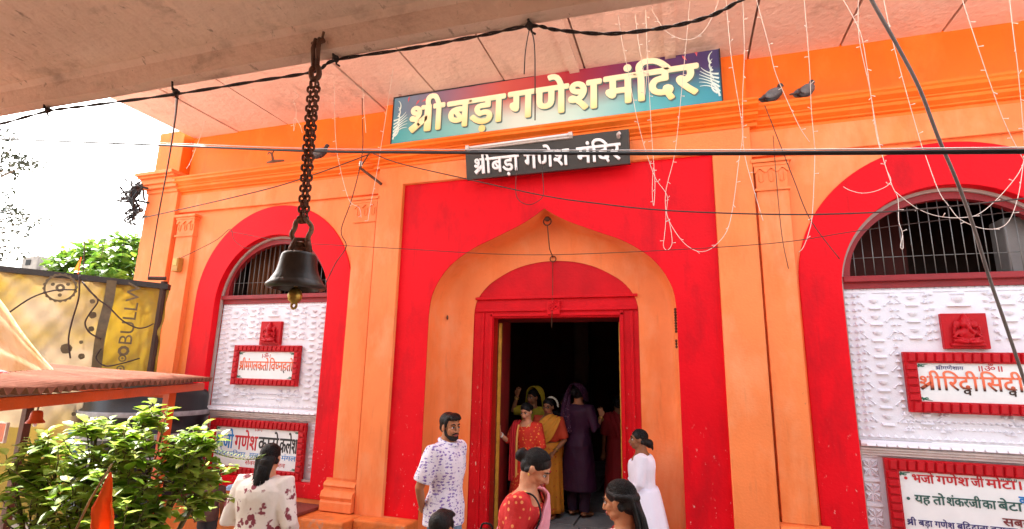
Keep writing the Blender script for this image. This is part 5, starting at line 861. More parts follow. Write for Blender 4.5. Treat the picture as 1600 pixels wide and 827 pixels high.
# corrugated tin roof: eave runs from near the camera to the temple's left bay
EA, EB = Vector((-3.30, 1.55, 1.635)), Vector((-4.72, 4.35, 1.655))
SH = thing('stall', 'open stall with a rusty pink corrugated tin roof on orange posts at the left', 'stall', (-5.2, 3.2, -.26))
ed = (EB-EA).normalized(); el = (EB-EA).length; back = Vector((-ed.y, ed.x, 0)); back = back if back.x < 0 else -back
TIN = mat('rusty pink tin sheet', (.22, .085, .055), .85, .25, 2.5, .06, 40, spec=.04, spots=[((.07, .03, .02), 5, .56, .74, (1, 1, 1), .6), ((.30, .16, .12), 3, .58, .75, (1, 1, 1), .5)])
q = MB(); rows = []
for j in range(9):
    row = []
    for i in range(int(el/.007)+1):
        s_ = i*.007; c_ = EA+ed*s_+back*(j/8*2.3); row.append(c_+Vector((0, 0, .019*math.sin(2*PI*s_/.084)+.16*j/8*1.0+.012*mnoise.noise(Vector((s_*2, j*.4, 0))))))
    rows.append(row)
q.loft(rows, cap=False, closed=False); rf = P('tin_roof', q, TIN, SH, smooth=True); so_ = rf.modifiers.new('thick', 'SOLIDIFY'); so_.thickness = .004
OP = mat('orange stall paint', (.60, .085, .012), .5, .2, 4, .06)
def beam(q, a, b, w_, h_):
    d = (b-a).normalized(); n_ = Vector((-d.y, d.x, 0)).normalized(); u_ = Vector((0, 0, 1)) if abs(d.z) < .9 else Vector((1, 0, 0)); n_ = n_ if abs(d.z) < .9 else Vector((0, 1, 0))
    q.loft([[p_+n_*sx*w_/2+u_*sz_*h_/2 for sx, sz_ in ((-1, -1), (1, -1), (1, 1), (-1, 1))] for p_ in (a, b)])
q = MB(); beam(q, EA+back*.10-Vector((0, 0, .075)), EB+back*.10-Vector((0, 0, .075)), .05, .07); P('eave_beam', q, OP, SH)
q = MB(); pz = at(262, 640, 3.98); beam(q, Vector((pz.x, pz.y, -.26)), Vector((pz.x, pz.y, 1.585)), .075, .075); beam(q, Vector((pz.x, pz.y+.02, 1.50)), Vector((pz.x-.9, pz.y+.02-.35, 1.56)), .05, .06); P('post', q, OP, SH)
q = MB()
for s_ in (-.3,): p_ = EA+ed*s_+back*.1; beam(q, Vector((p_.x, p_.y, -.26)), Vector((p_.x, p_.y, 1.55)), .075, .075)
P('post', q, OP, SH)
q = MB(); a_, b_ = at(0, 650, 3.6), at(60, 650, 3.9); beam(q, Vector((a_.x-1.2, a_.y-.5, 1.40)), Vector((b_.x+.15, b_.y+.05, 1.42)), .06, .09); beam(q, Vector((b_.x-.18, b_.y, -.26)), Vector((b_.x-.18, b_.y, 1.55)), .07, .07); P('inner_post', q, mat('brown stall wood', (.10, .035, .018), .6, .3, 4, .08), SH)
q = MB(); a_, b_ = at(-40, 660, 5.0), at(165, 660, 5.2); q.loft([[Vector((x, y_+.03*math.sin(7*x), z)) for x, y_ in ((a_.x-1.5, a_.y-.9), (a_.x, a_.y), ((a_.x+b_.x)/2, (a_.y+b_.y)/2), (b_.x, b_.y))] for z in (-.26, .4, 1.0, 1.62)], cap=False, closed=False)
P('back_cloth', q, mat('mustard back cloth', (.30, .20, .02), .7, .25, 2, .1), SH, smooth=True)
q = MB(); rows = []
for j in range(9):                     # the hanging blue cloth
    t = j/8; row = []
    for i in range(9):
        p_ = at(116+(i-4)*2.6*(.25+t), 632+t*75, 4.6); row.append(p_+Vector((0, .02*math.sin(i*2.1)*t, 0)))
    rows.append(row)
q.loft(rows, cap=False, closed=False); o = tag(P('hanging_cloth', q, mat('dusty blue cloth', (.06, .16, .27), .8, .2, 5, .1), None, smooth=True), 'blue cloth hanging from the stall roof between the mustard cloth and the tank', 'cloth'); o.modifiers.new('thick', 'SOLIDIFY').thickness = .006
# the sheet draped over the roof's near corner
q = MB(); rows = []
K = [[(-30, 450, 2.5), (-30, 520, 2.4), (-30, 600, 2.3)], [(0, 470, 2.6), (-5, 535, 2.5), (-8, 596, 2.4)], [(35, 520, 2.85), (30, 555, 2.75), (25, 597, 2.65)], [(65, 557, 3.05), (62, 575, 2.98), (58, 598, 2.9)], [(95, 590, 3.25), (94, 594, 3.22), (93, 599, 3.2)]]
G = [[at(*p_) for p_ in r_] for r_ in K]
cols = [smooth_path([G[i][j] for i in range(5)], 5) for j in range(3)]
for i in range(len(cols[0])):
    r_ = smooth_path([cols[j][i] for j in range(3)], 6); rows.append([p_+Vector((0, -.035*math.sin(k*1.5)*(1-i/len(cols[0])), .018*math.sin(k*1.5+.8)*(1-i/len(cols[0])))) for k, p_ in enumerate(r_)])
q.loft(rows, cap=False, closed=False)
o = tag(P('awning_sheet', q, mat('sunlit cream sheet', (.84, .77, .56), .6, .12, 2, .06, 20, trans=.55, spec=.1, spots=[((.62, .42, .10), 3, .5, .7, (1, 1, 1), .6)]), None, smooth=True), 'cream and yellow sheet pulled to a knot over the near end of the tin roof', 'sheet'); o.modifiers.new('thick', 'SOLIDIFY').thickness = .005
q = MB(); c_ = at(97, 590, 3.22); q.ell(c_, (.022, .02, .025)); q.tube([c_, c_+Vector((.05, .0, -.02)), c_+Vector((.09, .0, -.015))], [.012, .010, .004], 6); q.tube([c_, at(155, 603, 3.3), at(156, 625, 3.3)], .004, 5); tag(P('sheet_knot', q, mat('yellow rag', (.62, .42, .03), .7, .2, 9, .1), None, smooth=True), 'yellow rag knot tying the cream sheet to the tin roof', 'knot')
q = MB(); c_ = at(-2, 588, 2.45); q.ell(c_, (.065, .06, .045)); q.ell(c_+Vector((-.08, 0, .01)), (.06, .05, .035)); tag(link('red_bundle', remesh(q, .008, 4), mat('red cloth bundle', (.50, .02, .02), .7, .2, 9, .1), None, True), 'small red cloth bundle under the cream sheet at the left edge', 'bundle')
# orange hanging lamp-bell, picture, tank
BL = thing('small_bell', 'small orange painted bell hanging under the tin roof', 'bell', tuple(at(215, 650, 3.5)))
c_ = at(56, 655, 3.0); BL.location = c_; WM[BL.name] = Matrix.Translation(c_)
q = MB(); q.lathe([(.064, -.03), (.060, -.02), (.046, .0), (.040, .05), (.030, .066), (.001, .07)], c_, 22, False); P('bell', q, mat('orange enamel', (.72, .10, .02), .4, .15, 6, .03), BL, smooth=True)
q = MB(); q.tube([c_+Vector((0, 0, .06)), c_+Vector((.004, 0, .10)), c_+Vector((-.004, 0, .14)), c_+Vector((0, 0, .22))], .006, 6); P('chain', q, RUST, BL, smooth=True)
q = MB(); q.ell(c_+Vector((0, 0, -.045)), .014); q.tube([c_+Vector((0, 0, -.03)), c_+Vector((0, 0, .05))], .004, 5); P('clapper', q, wl, BL, smooth=True)
c_ = at(3, 676, 3.3); PF = thing('framed_picture', 'orange picture in a pale frame hanging inside the stall', 'picture', tuple(c_))
q = MB(); q.box((c_.x-.16, c_.y, c_.z-.08), (c_.x+.05, c_.y+.012, c_.z+.08)); P('print', q, mat('orange print', (.60, .12, .02), .4, .3, 14, .02), PF)
q = MB()
for a, b in (((-.175, -.09), (.062, -.08)), ((-.175, .08), (.062, .09)), ((.05, -.08), (.062, .08)), ((-.175, -.08), (-.162, .08))): q.box((c_.x+a[0], c_.y-.01, c_.z+a[1]), (c_.x+b[0], c_.y+.014, c_.z+b[1]))
P('frame', q, mat('pale frame', (.65, .58, .5), .4, .1, 5, .02), PF)
tc_ = at(234, 640, 5.25); tr_ = .70; TK = thing('water_tank', 'black plastic water tank with pale bands between the stall and the white panel', 'tank', (tc_.x, tc_.y, -.26))
q = MB(); prof = [(.70, .0), (.70, .3)]
for k in range(5): z = .35+.26*k; prof += [(.70, z), (.735, z+.03), (.735, z+.10), (.70, z+.13)]
prof += [(.70, 1.66), (.66, 1.74), (.50, 1.82), (.24, 1.86), (.24, 1.92), (.001, 1.93)]
q.lathe(prof, (tc_.x, tc_.y, -.26), 56, False); P('shell', q, mat('black tank plastic', (.014, .014, .016), .32, .2, 3, .03), TK, smooth=True)
q = MB()
for z in (.91, 1.17, 1.43): q.lathe([(.738, z), (.742, z+.01), (.742, z+.05), (.738, z+.06)], (tc_.x, tc_.y, -.26), 56, False)
P('band', q, mat('grey tank print', (.30, .30, .31), .4, .3, 14, .03), TK, smooth=True)
# napkin on the ledge
q = MB(); c_ = at(352, 768, 5.12); q.add([c_+Vector(p_) for p_ in ((-.08, .0, -.005), (.0, -.03, .02), (.09, .02, .01), (.06, .05, .08), (-.01, .04, .06), (-.05, .03, .025))], [(0, 1, 5), (1, 4, 5), (1, 2, 3, 4)]); o = tag(P('paper_wrapper', q, mat('blue white wrapper', (.30, .42, .60), .5, .4, 22, .05), None), 'crumpled blue and white wrapper lying on the maroon ledge', 'wrapper'); o.modifiers.new('thick', 'SOLIDIFY').thickness = .002
# ------------------------------------------------------------------ leaves, shrub, flag, trees, unfinished house
def leafm(name, c, c2, tr=.35, sc=9):
    m = mat(name, c, .38, .3, 6, .03, trans=tr, spec=.5); nt, b, src = base_link(m); L = nt.links.new
    tc = nd(nt, 'ShaderNodeTexCoord'); n = nd(nt, 'ShaderNodeTexNoise'); n.inputs['Scale'].default_value = sc; n.inputs['Detail'].default_value = 1; L(tc.outputs['Object'], n.inputs['Vector'])
    r = nd(nt, 'ShaderNodeMapRange'); r.inputs[1].default_value = .45; r.inputs[2].default_value = .62; L(n.outputs[0], r.inputs[0])
    x = nd(nt, 'ShaderNodeMix', data_type='RGBA'); L(r.outputs[0], x.inputs[0]); L(src, x.inputs[6]); x.inputs[7].default_value = (*c2, 1); L(x.outputs[2], b.inputs['Base Color'])
    for n_ in nt.nodes:
        if n_.type == 'BSDF_TRANSLUCENT': L(x.outputs[2], n_.inputs[0])
    return m
def leaf(q, p_, d, nrm, L_, w_, fold=.25, droop=.2):
    d = d.normalized(); s_ = d.cross(nrm)
    if s_.length < 1e-4: s_ = d.cross(Vector((1, 0, 0)))
    s_.normalize(); n_ = s_.cross(d)
    pr = [(0, .05), (.18, .62), (.42, 1), (.70, .72), (1, .03)]; v = []
    for t, ww in pr:
        c_ = p_+d*(L_*t)-Vector((0, 0, droop*L_*t*t)); e = s_*(w_*ww*.5); v += [c_-e+n_*(fold*w_*ww*.5), c_, c_+e+n_*(fold*w_*ww*.5)]
    f = []
    for k in range(4): a = 3*k; f += [(a, a+1, a+4, a+3), (a+1, a+2, a+5, a+4)]
    q.add(v, f)
SB = thing('potted_shrub', 'sunlit leafy green shrub in a white planter at the lower left', 'shrub', (-3.0, 2.2, -.26))
rl = random.Random(21); lv = MB(); stm = MB(); basep = Vector((-3.0, 2.2, .15))
CL = [(150, 739, 2.15, 0.22), (238, 724, 2.25, 0.21), (85, 764, 2.05, 0.22), (280, 749, 2.3, 0.17), (190, 794, 2.1, 0.25), (50, 829, 2.0, 0.22), (235, 824, 2.2, 0.17), (120, 849, 2.0, 0.24), (310, 710, 2.35, 0.09), (222, 668, 2.3, 0.06), (205, 685, 2.3, 0.07), (312, 765, 2.35, 0.07), (25, 765, 2.0, 0.1), (190, 734, 2.15, 0.2), (300, 795, 2.3, 0.06), (170, 884, 2.0, 0.26), (40, 894, 1.95, 0.24), (120, 794, 2.05, 0.22), (150, 685, 2.15, 0.06), (60, 720, 2.05, 0.07)]
for cxp, cyp, Yc, rr_ in CL:
    c_ = at(cxp, cyp, Yc)
    stm.tube(smooth_path([basep, basep.lerp(c_, .5)+Vector((rl.uniform(-.06, .06), rl.uniform(-.06, .06), -.04)), c_], 4), [.014]*5+[.012]*3+[.006], 6)
    for k in range(int(8+rr_*72)):     # shoots with paired leaves
        u_ = Vector((rl.gauss(0, 1), rl.gauss(0, 1), rl.gauss(.35, 1))).normalized(); s0 = c_+u_*rr_*rl.uniform(.0, .5); dr = (u_+Vector((0, 0, .7))).normalized(); Ls = rl.uniform(.10, .21)*(.6+rr_*2)
        s1 = s0+dr*Ls; stm.tube([s0, s0.lerp(s1, .5)+Vector((rl.uniform(-.01, .01), rl.uniform(-.01, .01), 0)), s1], [.004, .003, .002], 5)
        nl = rl.randint(4, 7)
        for i in range(nl):
            t = .25+.75*i/(nl-1); a = i*2.4+rl.uniform(-.4, .4); sd = Vector((math.cos(a), math.sin(a), rl.uniform(-.15, .35)+.3*t)); LL = rl.uniform(.06, .145)*(1.1-.45*t)
            leaf(lv, s0.lerp(s1, t), sd+dr*.35*t, Vector((rl.uniform(-.3, .3), rl.uniform(-.3, .3), 1)), LL, LL*rl.uniform(.5, .66), rl.uniform(.1, .5), rl.uniform(.1, .5))
P('foliage', lv, leafm('shrub leaves', (.17, .30, .02), (.52, .60, .14), .6), SB, smooth=True); P('stems', stm, mat('green brown stems', (.10, .08, .03), .7, .3, 9, .05), SB, smooth=True)
q = MB(); b_ = basep; q.loft([[Vector((b_.x+sx*w_, b_.y+sy*w_, z)) for sx, sy in ((-1, -1), (1, -1), (1, 1), (-1, 1))] for w_, z in ((.22, -.26), (.27, .26), (.30, .26), (.30, .32), (.255, .32), (.24, .24))]); P('planter', q, mat('white planter', (.70, .69, .70), .5, .1, 4, .05), SB, bevel=.006)
q = MB(); q.box((b_.x-.235, b_.y-.235, .20), (b_.x+.235, b_.y+.235, .25)); P('soil', q, mat('potting soil', (.05, .035, .02), .9, .3, 9, .2), SB)
a_ = at(345, 680, 3.1); q = MB(); vn = smooth_path([at(300, 700, 2.35), at(330, 706, 2.4), at(356, 714, 2.43), at(385, 718, 2.46), at(408, 716, 2.48)], 5); q.tube(vn, .003, 5); lv2 = MB()
for i, p_ in enumerate(vn):
    for s_ in (-1, 1): leaf(lv2, p_, Vector((.4, s_*.6, .5+.3*s_)), Vector((0, 0, 1)), .04, .018)
P('foliage', lv2, MC['shrub leaves'], SB, smooth=True); P('stems', q, MC['green brown stems'], SB, smooth=True)
FLG = thing('flag', 'saffron cloth flag on a thin stick in front of the shrub', 'flag', tuple(at(118, 900, 1.62)))
q = MB(); q.tube([at(115, 835, 1.62), at(140, 783, 1.64), at(175, 725, 1.68)], .0045, 6); P('stick', q, mat('bamboo stick', (.25, .16, .06), .6, .2, 9, .05), FLG, smooth=True)
q = MB(); rows = []
for j in range(15):
    t = j/14; row = []
    for i in range(9):
        s_ = i/8; x = (172-33*min(1, t*2.2)*(1 if t < .45 else 1-.0*(t-.45))+(0 if t < .45 else 9*(t-.45)))+s_*(3+34*min(1, t*1.9)); y_ = 737+t*125+s_*3*(1-t)
        row.append(at(x, y_, 1.66)+Vector((0, .025*math.sin(s_*8+t*3)*min(1, t*2), 0)))
    rows.append(row)
q.loft(rows, cap=False, closed=False); o = P('cloth', q, mat('saffron flag cloth', (.86, .17, .015), .6, .12, 6, .08, trans=.5), FLG, smooth=True); o.modifiers.new('thick', 'SOLIDIFY').thickness = .003
q = MB(); c_ = at(124, 416, 6.5); q.tube([c_+Vector((0, 0, -.5)), c_+Vector((0, 0, .17))], .008, 5); q.add([c_+Vector(p_) for p_ in ((.0, 0, .16), (-.16, .02, -.06), (-.02, .03, -.09), (0, 0, -.04))], [(0, 1, 2, 3)])
o = tag(P('pennant', q, MC['saffron flag cloth'], None), 'tiny orange pennant above the dark rail of the tarpaulin', 'flag')
def crown(c_, r_, n, rg, ls, lv, stm, trunk=None):
    for k in range(n):
        u_ = Vector((rg.gauss(0, 1), rg.gauss(0, 1), rg.gauss(0, 1))).normalized(); rr_ = rg.uniform(.25, 1)**.5
        p_ = c_+Vector((u_.x*r_[0], u_.y*r_[1], u_.z*r_[2]))*rr_
        d = Vector((rg.uniform(-1, 1), rg.uniform(-1, 1), rg.uniform(-.5, .6))); leaf(lv, p_, d, Vector((rg.uniform(-.6, .6), rg.uniform(-.6, .6), 1)), ls*rg.uniform(.6, 1.2), ls*rg.uniform(.4, .6), .2, .3)
TR = thing('bushy_tree', 'bright green bushy tree behind the tarpaulin wall', 'tree', tuple(at(165, 430, 11))); TR.location.z = -.26; WM[TR.name] = Matrix.Translation(Vector((at(165, 430, 11).x, 11, -.26)))
rg = random.Random(5); lv = MB(); stm = MB(); b_ = Vector((at(165, 430, 11).x, 11, -.26))
for x, y_, r_ in ((180, 408, .75), (150, 420, .70), (205, 400, .8), (125, 425, .55), (100, 432, .45), (190, 440, .9), (150, 450, .9), (222, 430, .9), (165, 395, .45), (200, 382, .40), (80, 445, .55), (118, 405, .5), (98, 418, .45), (145, 400, .5)):
    c_ = at(x, y_, 11+rg.uniform(-.5, .5)); crown(c_, (r_*1.15, r_, r_*.8), int(300*r_), rg, .32, lv, stm); stm.tube(smooth_path([b_+Vector((0, 0, 2.2)), (b_+Vector((0, 0, 3))).lerp(c_, .6), c_], 3), .04, 6)
P('crown', lv, leafm('bright tree leaves', (.09, .20, .02), (.22, .34, .04), .35, 3), TR, smooth=True); stm.tube([b_, b_+Vector((.1, 0, 1.2)), b_+Vector((0, 0, 2.4))], [.2, .16, .12], 8); P('trunk', stm, mat('tree bark', (.13, .09, .06), .9, .3, 5, .2), TR, smooth=True)
T2 = thing('tall_tree', 'thin leaved tall tree against the white sky at the left edge', 'tree', (at(-60, 300, 9).x, 9, -.26))
rg = random.Random(8); lv = MB(); stm = MB(); b_ = Vector((at(-60, 300, 9).x, 9, -.26))
stm.tube([b_, b_+Vector((.1, 0, 3)), b_+Vector((.0, 0, 6)), b_+Vector((.3, 0, 8))], [.22, .18, .12, .05], 8)
for x, y_, n in ((8, 215, 26), (5, 240, 40), (30, 250, 36), (45, 255, 20), (15, 265, 34), (-20, 260, 60), (62, 250, 8), (-15, 210, 40), (5, 320, 34), (22, 335, 34), (45, 340, 18), (60, 345, 6), (12, 355, 26), (-20, 340, 60), (8, 385, 20), (25, 395, 18), (-15, 400, 40), (35, 360, 10), (5, 300, 14), (-40, 300, 80), (-60, 230, 80), (-70, 370, 80)):
    c_ = at(x, y_, 9+rg.uniform(-.4, .4)); crown(c_, (.30, .30, .24), int(n*2.2), rg, .15, lv, stm); stm.tube([b_+Vector((.05, 0, max(2, c_.z-1.0))), (b_+Vector((0, 0, c_.z-.5))).lerp(c_, .55), c_], [.035, .018, .006], 5)
P('crown', lv, leafm('grey green leaves', (.03, .04, .025), (.05, .065, .04), .05, 3), T2, smooth=True); P('trunk', stm, MC['tree bark'], T2, smooth=True)
UH = thing('unfinished_house', 'unfinished concrete house with bare steel rods far behind the tarpaulin', 'house', (at(62, 400, 22).x, 22, -.26))
c_ = at(62, 405, 22); q = MB(); q.box((c_.x-.75, 21.5, -.26), (c_.x+.75, 23, c_.z+.05)); q.box((c_.x-1.6, 21.7, -.26), (c_.x+2.5, 27, c_.z-.6)); P('wall', q, mat('grey raw concrete', (.30, .27, .24), .9, .3, 1.5, .1), UH)
q = MB(); q.box((c_.x-.35, 21.47, c_.z-.5), (c_.x+.1, 21.52, c_.z-.15)); P('window', q, MC['black recess'], UH)
q = MB()
for dx, h_ in ((-.6, 1.3), (-.35, 2.1), (.2, 1.2), (.35, 2.3), (.6, 2.0), (-.2, .9), (1.9, 1.0), (2.1, 1.4)): q.tube([(c_.x+dx, 22, c_.z-.5), (c_.x+dx+h_*.05, 22, c_.z+h_)], .03, 5)
P('steel_rod', q, mat('rusty rods', (.12, .08, .07), .8, .3, 4, .05), UH)
# ------------------------------------------------------------------ people
SK = {'mid': mat('brown skin', (.40, .168, .078),   .58, .12, 14, .03, 120, spec=.25, sss=.08), 'fair': mat('light brown skin', (.56, .265, .145),   .58, .12, 14, .03, 120, spec=.25, sss=.08), 'dark': mat('dark brown skin', (.23, .09, .042),   .58, .12, 14, .03, 120, spec=.25, sss=.06)}
HAIR = mat('black hair', (.008, .006, .0055), .45, .3, 30, .12, 160, stretch=(1, 1, .15), spec=.22)
EYEW, IRIS, LIPS, GOLD = mat('eye white', (.60, .55, .52), .3, .03, 5, 0), mat('dark iris', (.02, .012, .01), .2, .1, 5, 0), mat('lip', (.32, .07, .06), .45, .1, 9, .01), mat('gold jewellery', (.75, .48, .12), .3, .1, 9, .02, metal=.9)
def rotm(yaw, pitch, roll=0): return Matrix.Rotation(yaw, 3, 'Z') @ Matrix.Rotation(pitch, 3, 'X') @ Matrix.Rotation(roll, 3, 'Y')
class Body:
    """a figure facing local +Y with its feet on z = 0; sizes are fractions of the height H"""
    def __init__(s, H, male=False, lean=0, shw=None, girth=1.0, arms=None, legs=None, head=(0, 0, 0), sit=False):
        s.H, s.male, s.lean, s.g = H, male, lean, girth
        s.shw = (shw or (.125 if male else .108))*H; s.arms = arms or {}; s.head = head
        s.hc = Vector((0, .012*H+lean*.40*H, .928*H-abs(lean)*.06*H)); s.hm = rotm(*head); s.k = H*(.135 if H > 1.3 else .15)/.215*1.0
        s.k = max(.80, min(1.02, H/1.62)) if H > 1.25 else .86
        s.legs = legs
    def sp(s, x, y, zf):               # point of the trunk, sheared by the lean above the hips
        z = zf*s.H; return Vector((x*s.H, y*s.H+max(0, zf-.53)*s.H*s.lean, z-max(0, zf-.53)*s.H*abs(s.lean)*.15))
    TR = [(.46, .080, .062, .0), (.50, .098, .074, -.004), (.53, .102, .078, -.006), (.57, .095, .070, -.003), (.615, .080, .060, .002), (.66, .083, .061, .004), (.71, .094, .066, .004), (.755, .102, .068, .0), (.79, .104, .062, -.004), (.815, .092, .050, -.006), (.832, .060, .040, -.006), (.850, .036, .034, -.003), (.875, .032, .032, .0), (.90, .031, .032, .006)]
    def ring(s, zf, rx, ry, yo, ease=0, n=20, drop=0):
        f = 1.12 if s.male and zf > .7 else 1; out = []
        for j in range(n):
            a = 2*PI*j/n; c, q = math.cos(a), math.sin(a)
            p = s.sp((rx*f*s.g+ease)*math.copysign(abs(c)**.85, c), yo+(ry*s.g+ease)*q, zf); p.z -= drop*max(0, q)*s.H; out.append(p)
        return out
    def arm(s, sd):
        sh = s.sp(sd*s.shw/s.H*.93, -.004, .806); a = s.arms.get(sd)
        if a is None: a = [(sd*.135, -.01, .635), (sd*.14, .03, .49)]
        e, w_ = [s.sp(*p) if len(p) == 3 else Vector(p[:3])*s.H for p in a[:2]]
        return sh, e, w_, (Vector(a[2]).normalized() if len(a) > 2 else (w_-e).normalized())
    def leg(s, sd):
        if s.legs: return [Vector(p)*s.H for p in s.legs[sd]]
        return [Vector((sd*.05, 0, .49))*s.H, Vector((sd*.052, .012, .28))*s.H, Vector((sd*.052, -.012, .045))*s.H, Vector((sd*.062, .085, .016))*s.H]
    def hand(s, q, w_, d, sd):
        k = s.H/1.62; up_ = Vector((0, 0, 1)) if abs(d.z) < .8 else Vector((0, 1, 0)); sx_ = d.cross(up_).normalized(); nn = sx_.cross(d).normalized()
        q.tube([w_-d*.01, w_+d*.03*k, w_+d*.075*k], [.019*k, .030*k, .032*k], 10, True, flat=.45, axis=sx_)
        for i, (o_, L_) in enumerate(((-.024, .060), (-.008, .072), (.009, .068), (.024, .052))):
            b = w_+d*.072*k+sx_*o_*k*1.1; m_ = b+d*L_*.5*k+sx_*o_*.35*k-nn*.006; e = m_+d*L_*.45*k-nn*.016*k
            q.tube([b-d*.02, b, m_, e], [.0075*k, .0085*k, .0078*k, .0062*k], 7, True)
        b = w_+d*.022*k+sx_*sd*-.022*k; q.tube([b, b+d*.025*k-sx_*sd*.022*k, b+d*.055*k-sx_*sd*.030*k-nn*.008], [.011*k, .010*k, .0075*k], 7, True)
    def h(s, x, y, z): return s.hc+s.hm @ (Vector((x, y, z))*s.k)
    def body(s, q, feet=True):
        H = s.H
        q.loft([s.ring(*t) for t in s.TR])
        for sd in (-1, 1):
            sh, e, w_, d = s.arm(sd)
            q.tube([s.sp(sd*s.shw/H*.55, -.004, .80), sh, sh.lerp(e, .5), e, e.lerp(w_, .35), w_], [.040*H, .033*H*s.g, .029*H*s.g, .0225*H, .0215*H, .0145*H], 12, True)
            s.hand(q, w_, d, sd)
            L = s.leg(sd); q.tube([L[0], L[0].lerp(L[1], .5), L[1], L[1].lerp(L[2], .3), L[2]], [.057*H, .047*H, .034*H, .033*H, .021*H], 12, True)
            q.tube([L[2]+Vector((0, -.018*H, -.012*H)), L[2].lerp(L[3], .4)+Vector((0, 0, .0)), L[3]-Vector((0, .0, 0)), L[3]+(L[3]-L[2]).normalized()*.02*H*Vector((1, 1, 0))], [.021*H, .026*H, .026*H, .017*H], 10, True, flat=.62, axis=(1, 0, 0))
        nb = s.sp(0, -.002, .85); q.tube([nb, s.h(0, -.022, -.075), s.h(0, -.012, -.03)], [.036*H, .050*s.k, .052*s.k], 14, True)
        h, k, M = s.h, s.k, s.hm
        q.ell(h(0, -.010, .022), (.072*k, .090*k, .082*k), M, 20, 13); q.ell(h(0, .028, -.040), (.056*k, .056*k, .062*k), M, 18, 11)
        q.ell(h(0, .052, -.082), (.030*k, .028*k, .024*k), M); q.ell(h(0, .058, .020), (.052*k, .026*k, .020*k), M)
        for sd in (-1, 1):
            q.ell(h(sd*.034, .050, -.030), (.025*k, .030*k, .028*k), M); q.ell(h(sd*.045, .022, -.066), (.015*k, .034*k, .020*k), M); q.ell(h(sd*.073, -.006, -.014), (.010*k, .021*k, .031*k), M)
        q.tube([h(0, .080, .010), h(0, .094, -.012), h(0, .104, -.034)], [.010*k, .0115*k, .014*k], 8, True)
        for sd in (-1, 1): q.ell(h(sd*.013, .089, -.037), (.0095*k, .012*k, .008*k), M)
        q.ell(h(0, .080, -.060), (.025*k, .012*k, .013*k), M)
def face_parts(b, root, moust=False, beard=False, bindi=True):
    h, k, M = b.h, b.k, b.hm
    for sd in (-1, 1):
        q = MB(); q.ell(h(sd*.031, .0735, -.002), (.0155*k, .010*k, .0085*k), M); e = P('eye', q, EYEW, root, smooth=True, local=True)
        q = MB(); q.ell(h(sd*.031, .0805, -.001), (.0078*k, .0052*k, .0078*k), M, 10, 7); P('iris', q, IRIS, e, smooth=True, local=True)
        q = MB(); q.tube([h(sd*.014, .0845, .020), h(sd*.032, .0820, .028), h(sd*.050, .068, .020)], [.0042*k, .005*k, .0028*k], 6, True); q.tube([h(sd*.017, .0805, .0035), h(sd*.031, .0835, .0085), h(sd*.047, .073, .002)], [.002*k, .003*k, .002*k], 5); P('eyebrow', q, HAIR, root, smooth=True, local=True)
    q = MB(); q.tube([h(-.024, .083, -.061), h(-.008, .0925, -.0565), h(.008, .0925, -.0565), h(.024, .083, -.061)], [.003*k, .0062*k, .0062*k, .003*k], 6, True); q.tube([h(-.022, .083, -.0635), h(0, .0925, -.0685), h(.022, .083, -.0635)], [.003*k, .0078*k, .003*k], 6, True); P('lips', q, LIPS, root, smooth=True, local=True)
    if bindi: q = MB(); q.ell(h(0, .083, .034), .0045*k); P('bindi', q, mat('red bindi', (.5, .01, .01), .4, .05, 5, 0), root, smooth=True, local=True)
    if beard:
        q = MB(); q.ell(h(0, .050, -.085), (.038*k, .037*k, .027*k), M); q.tube([h(-.064, .004, -.02), h(-.062, .022, -.062), h(-.034, .058, -.094), h(0, .074, -.100), h(.034, .058, -.094), h(.062, .022, -.062), h(.064, .004, -.02)], [.010*k, .015*k, .018*k, .018*k, .018*k, .015*k, .010*k], 8, True)
        link('beard', remesh(q, .006, 2), mat('short black beard', (.022, .015, .012), .8, .3, 60, .3, 200), root, True, True)
        q = MB(); q.tube([h(-.032, .076, -.062), h(-.014, .094, -.0475), h(.014, .094, -.0475), h(.032, .076, -.062)], [.005*k, .007*k, .007*k, .005*k], 6, True); P('moustache', q, MC['short black beard'], root, smooth=True, local=True)
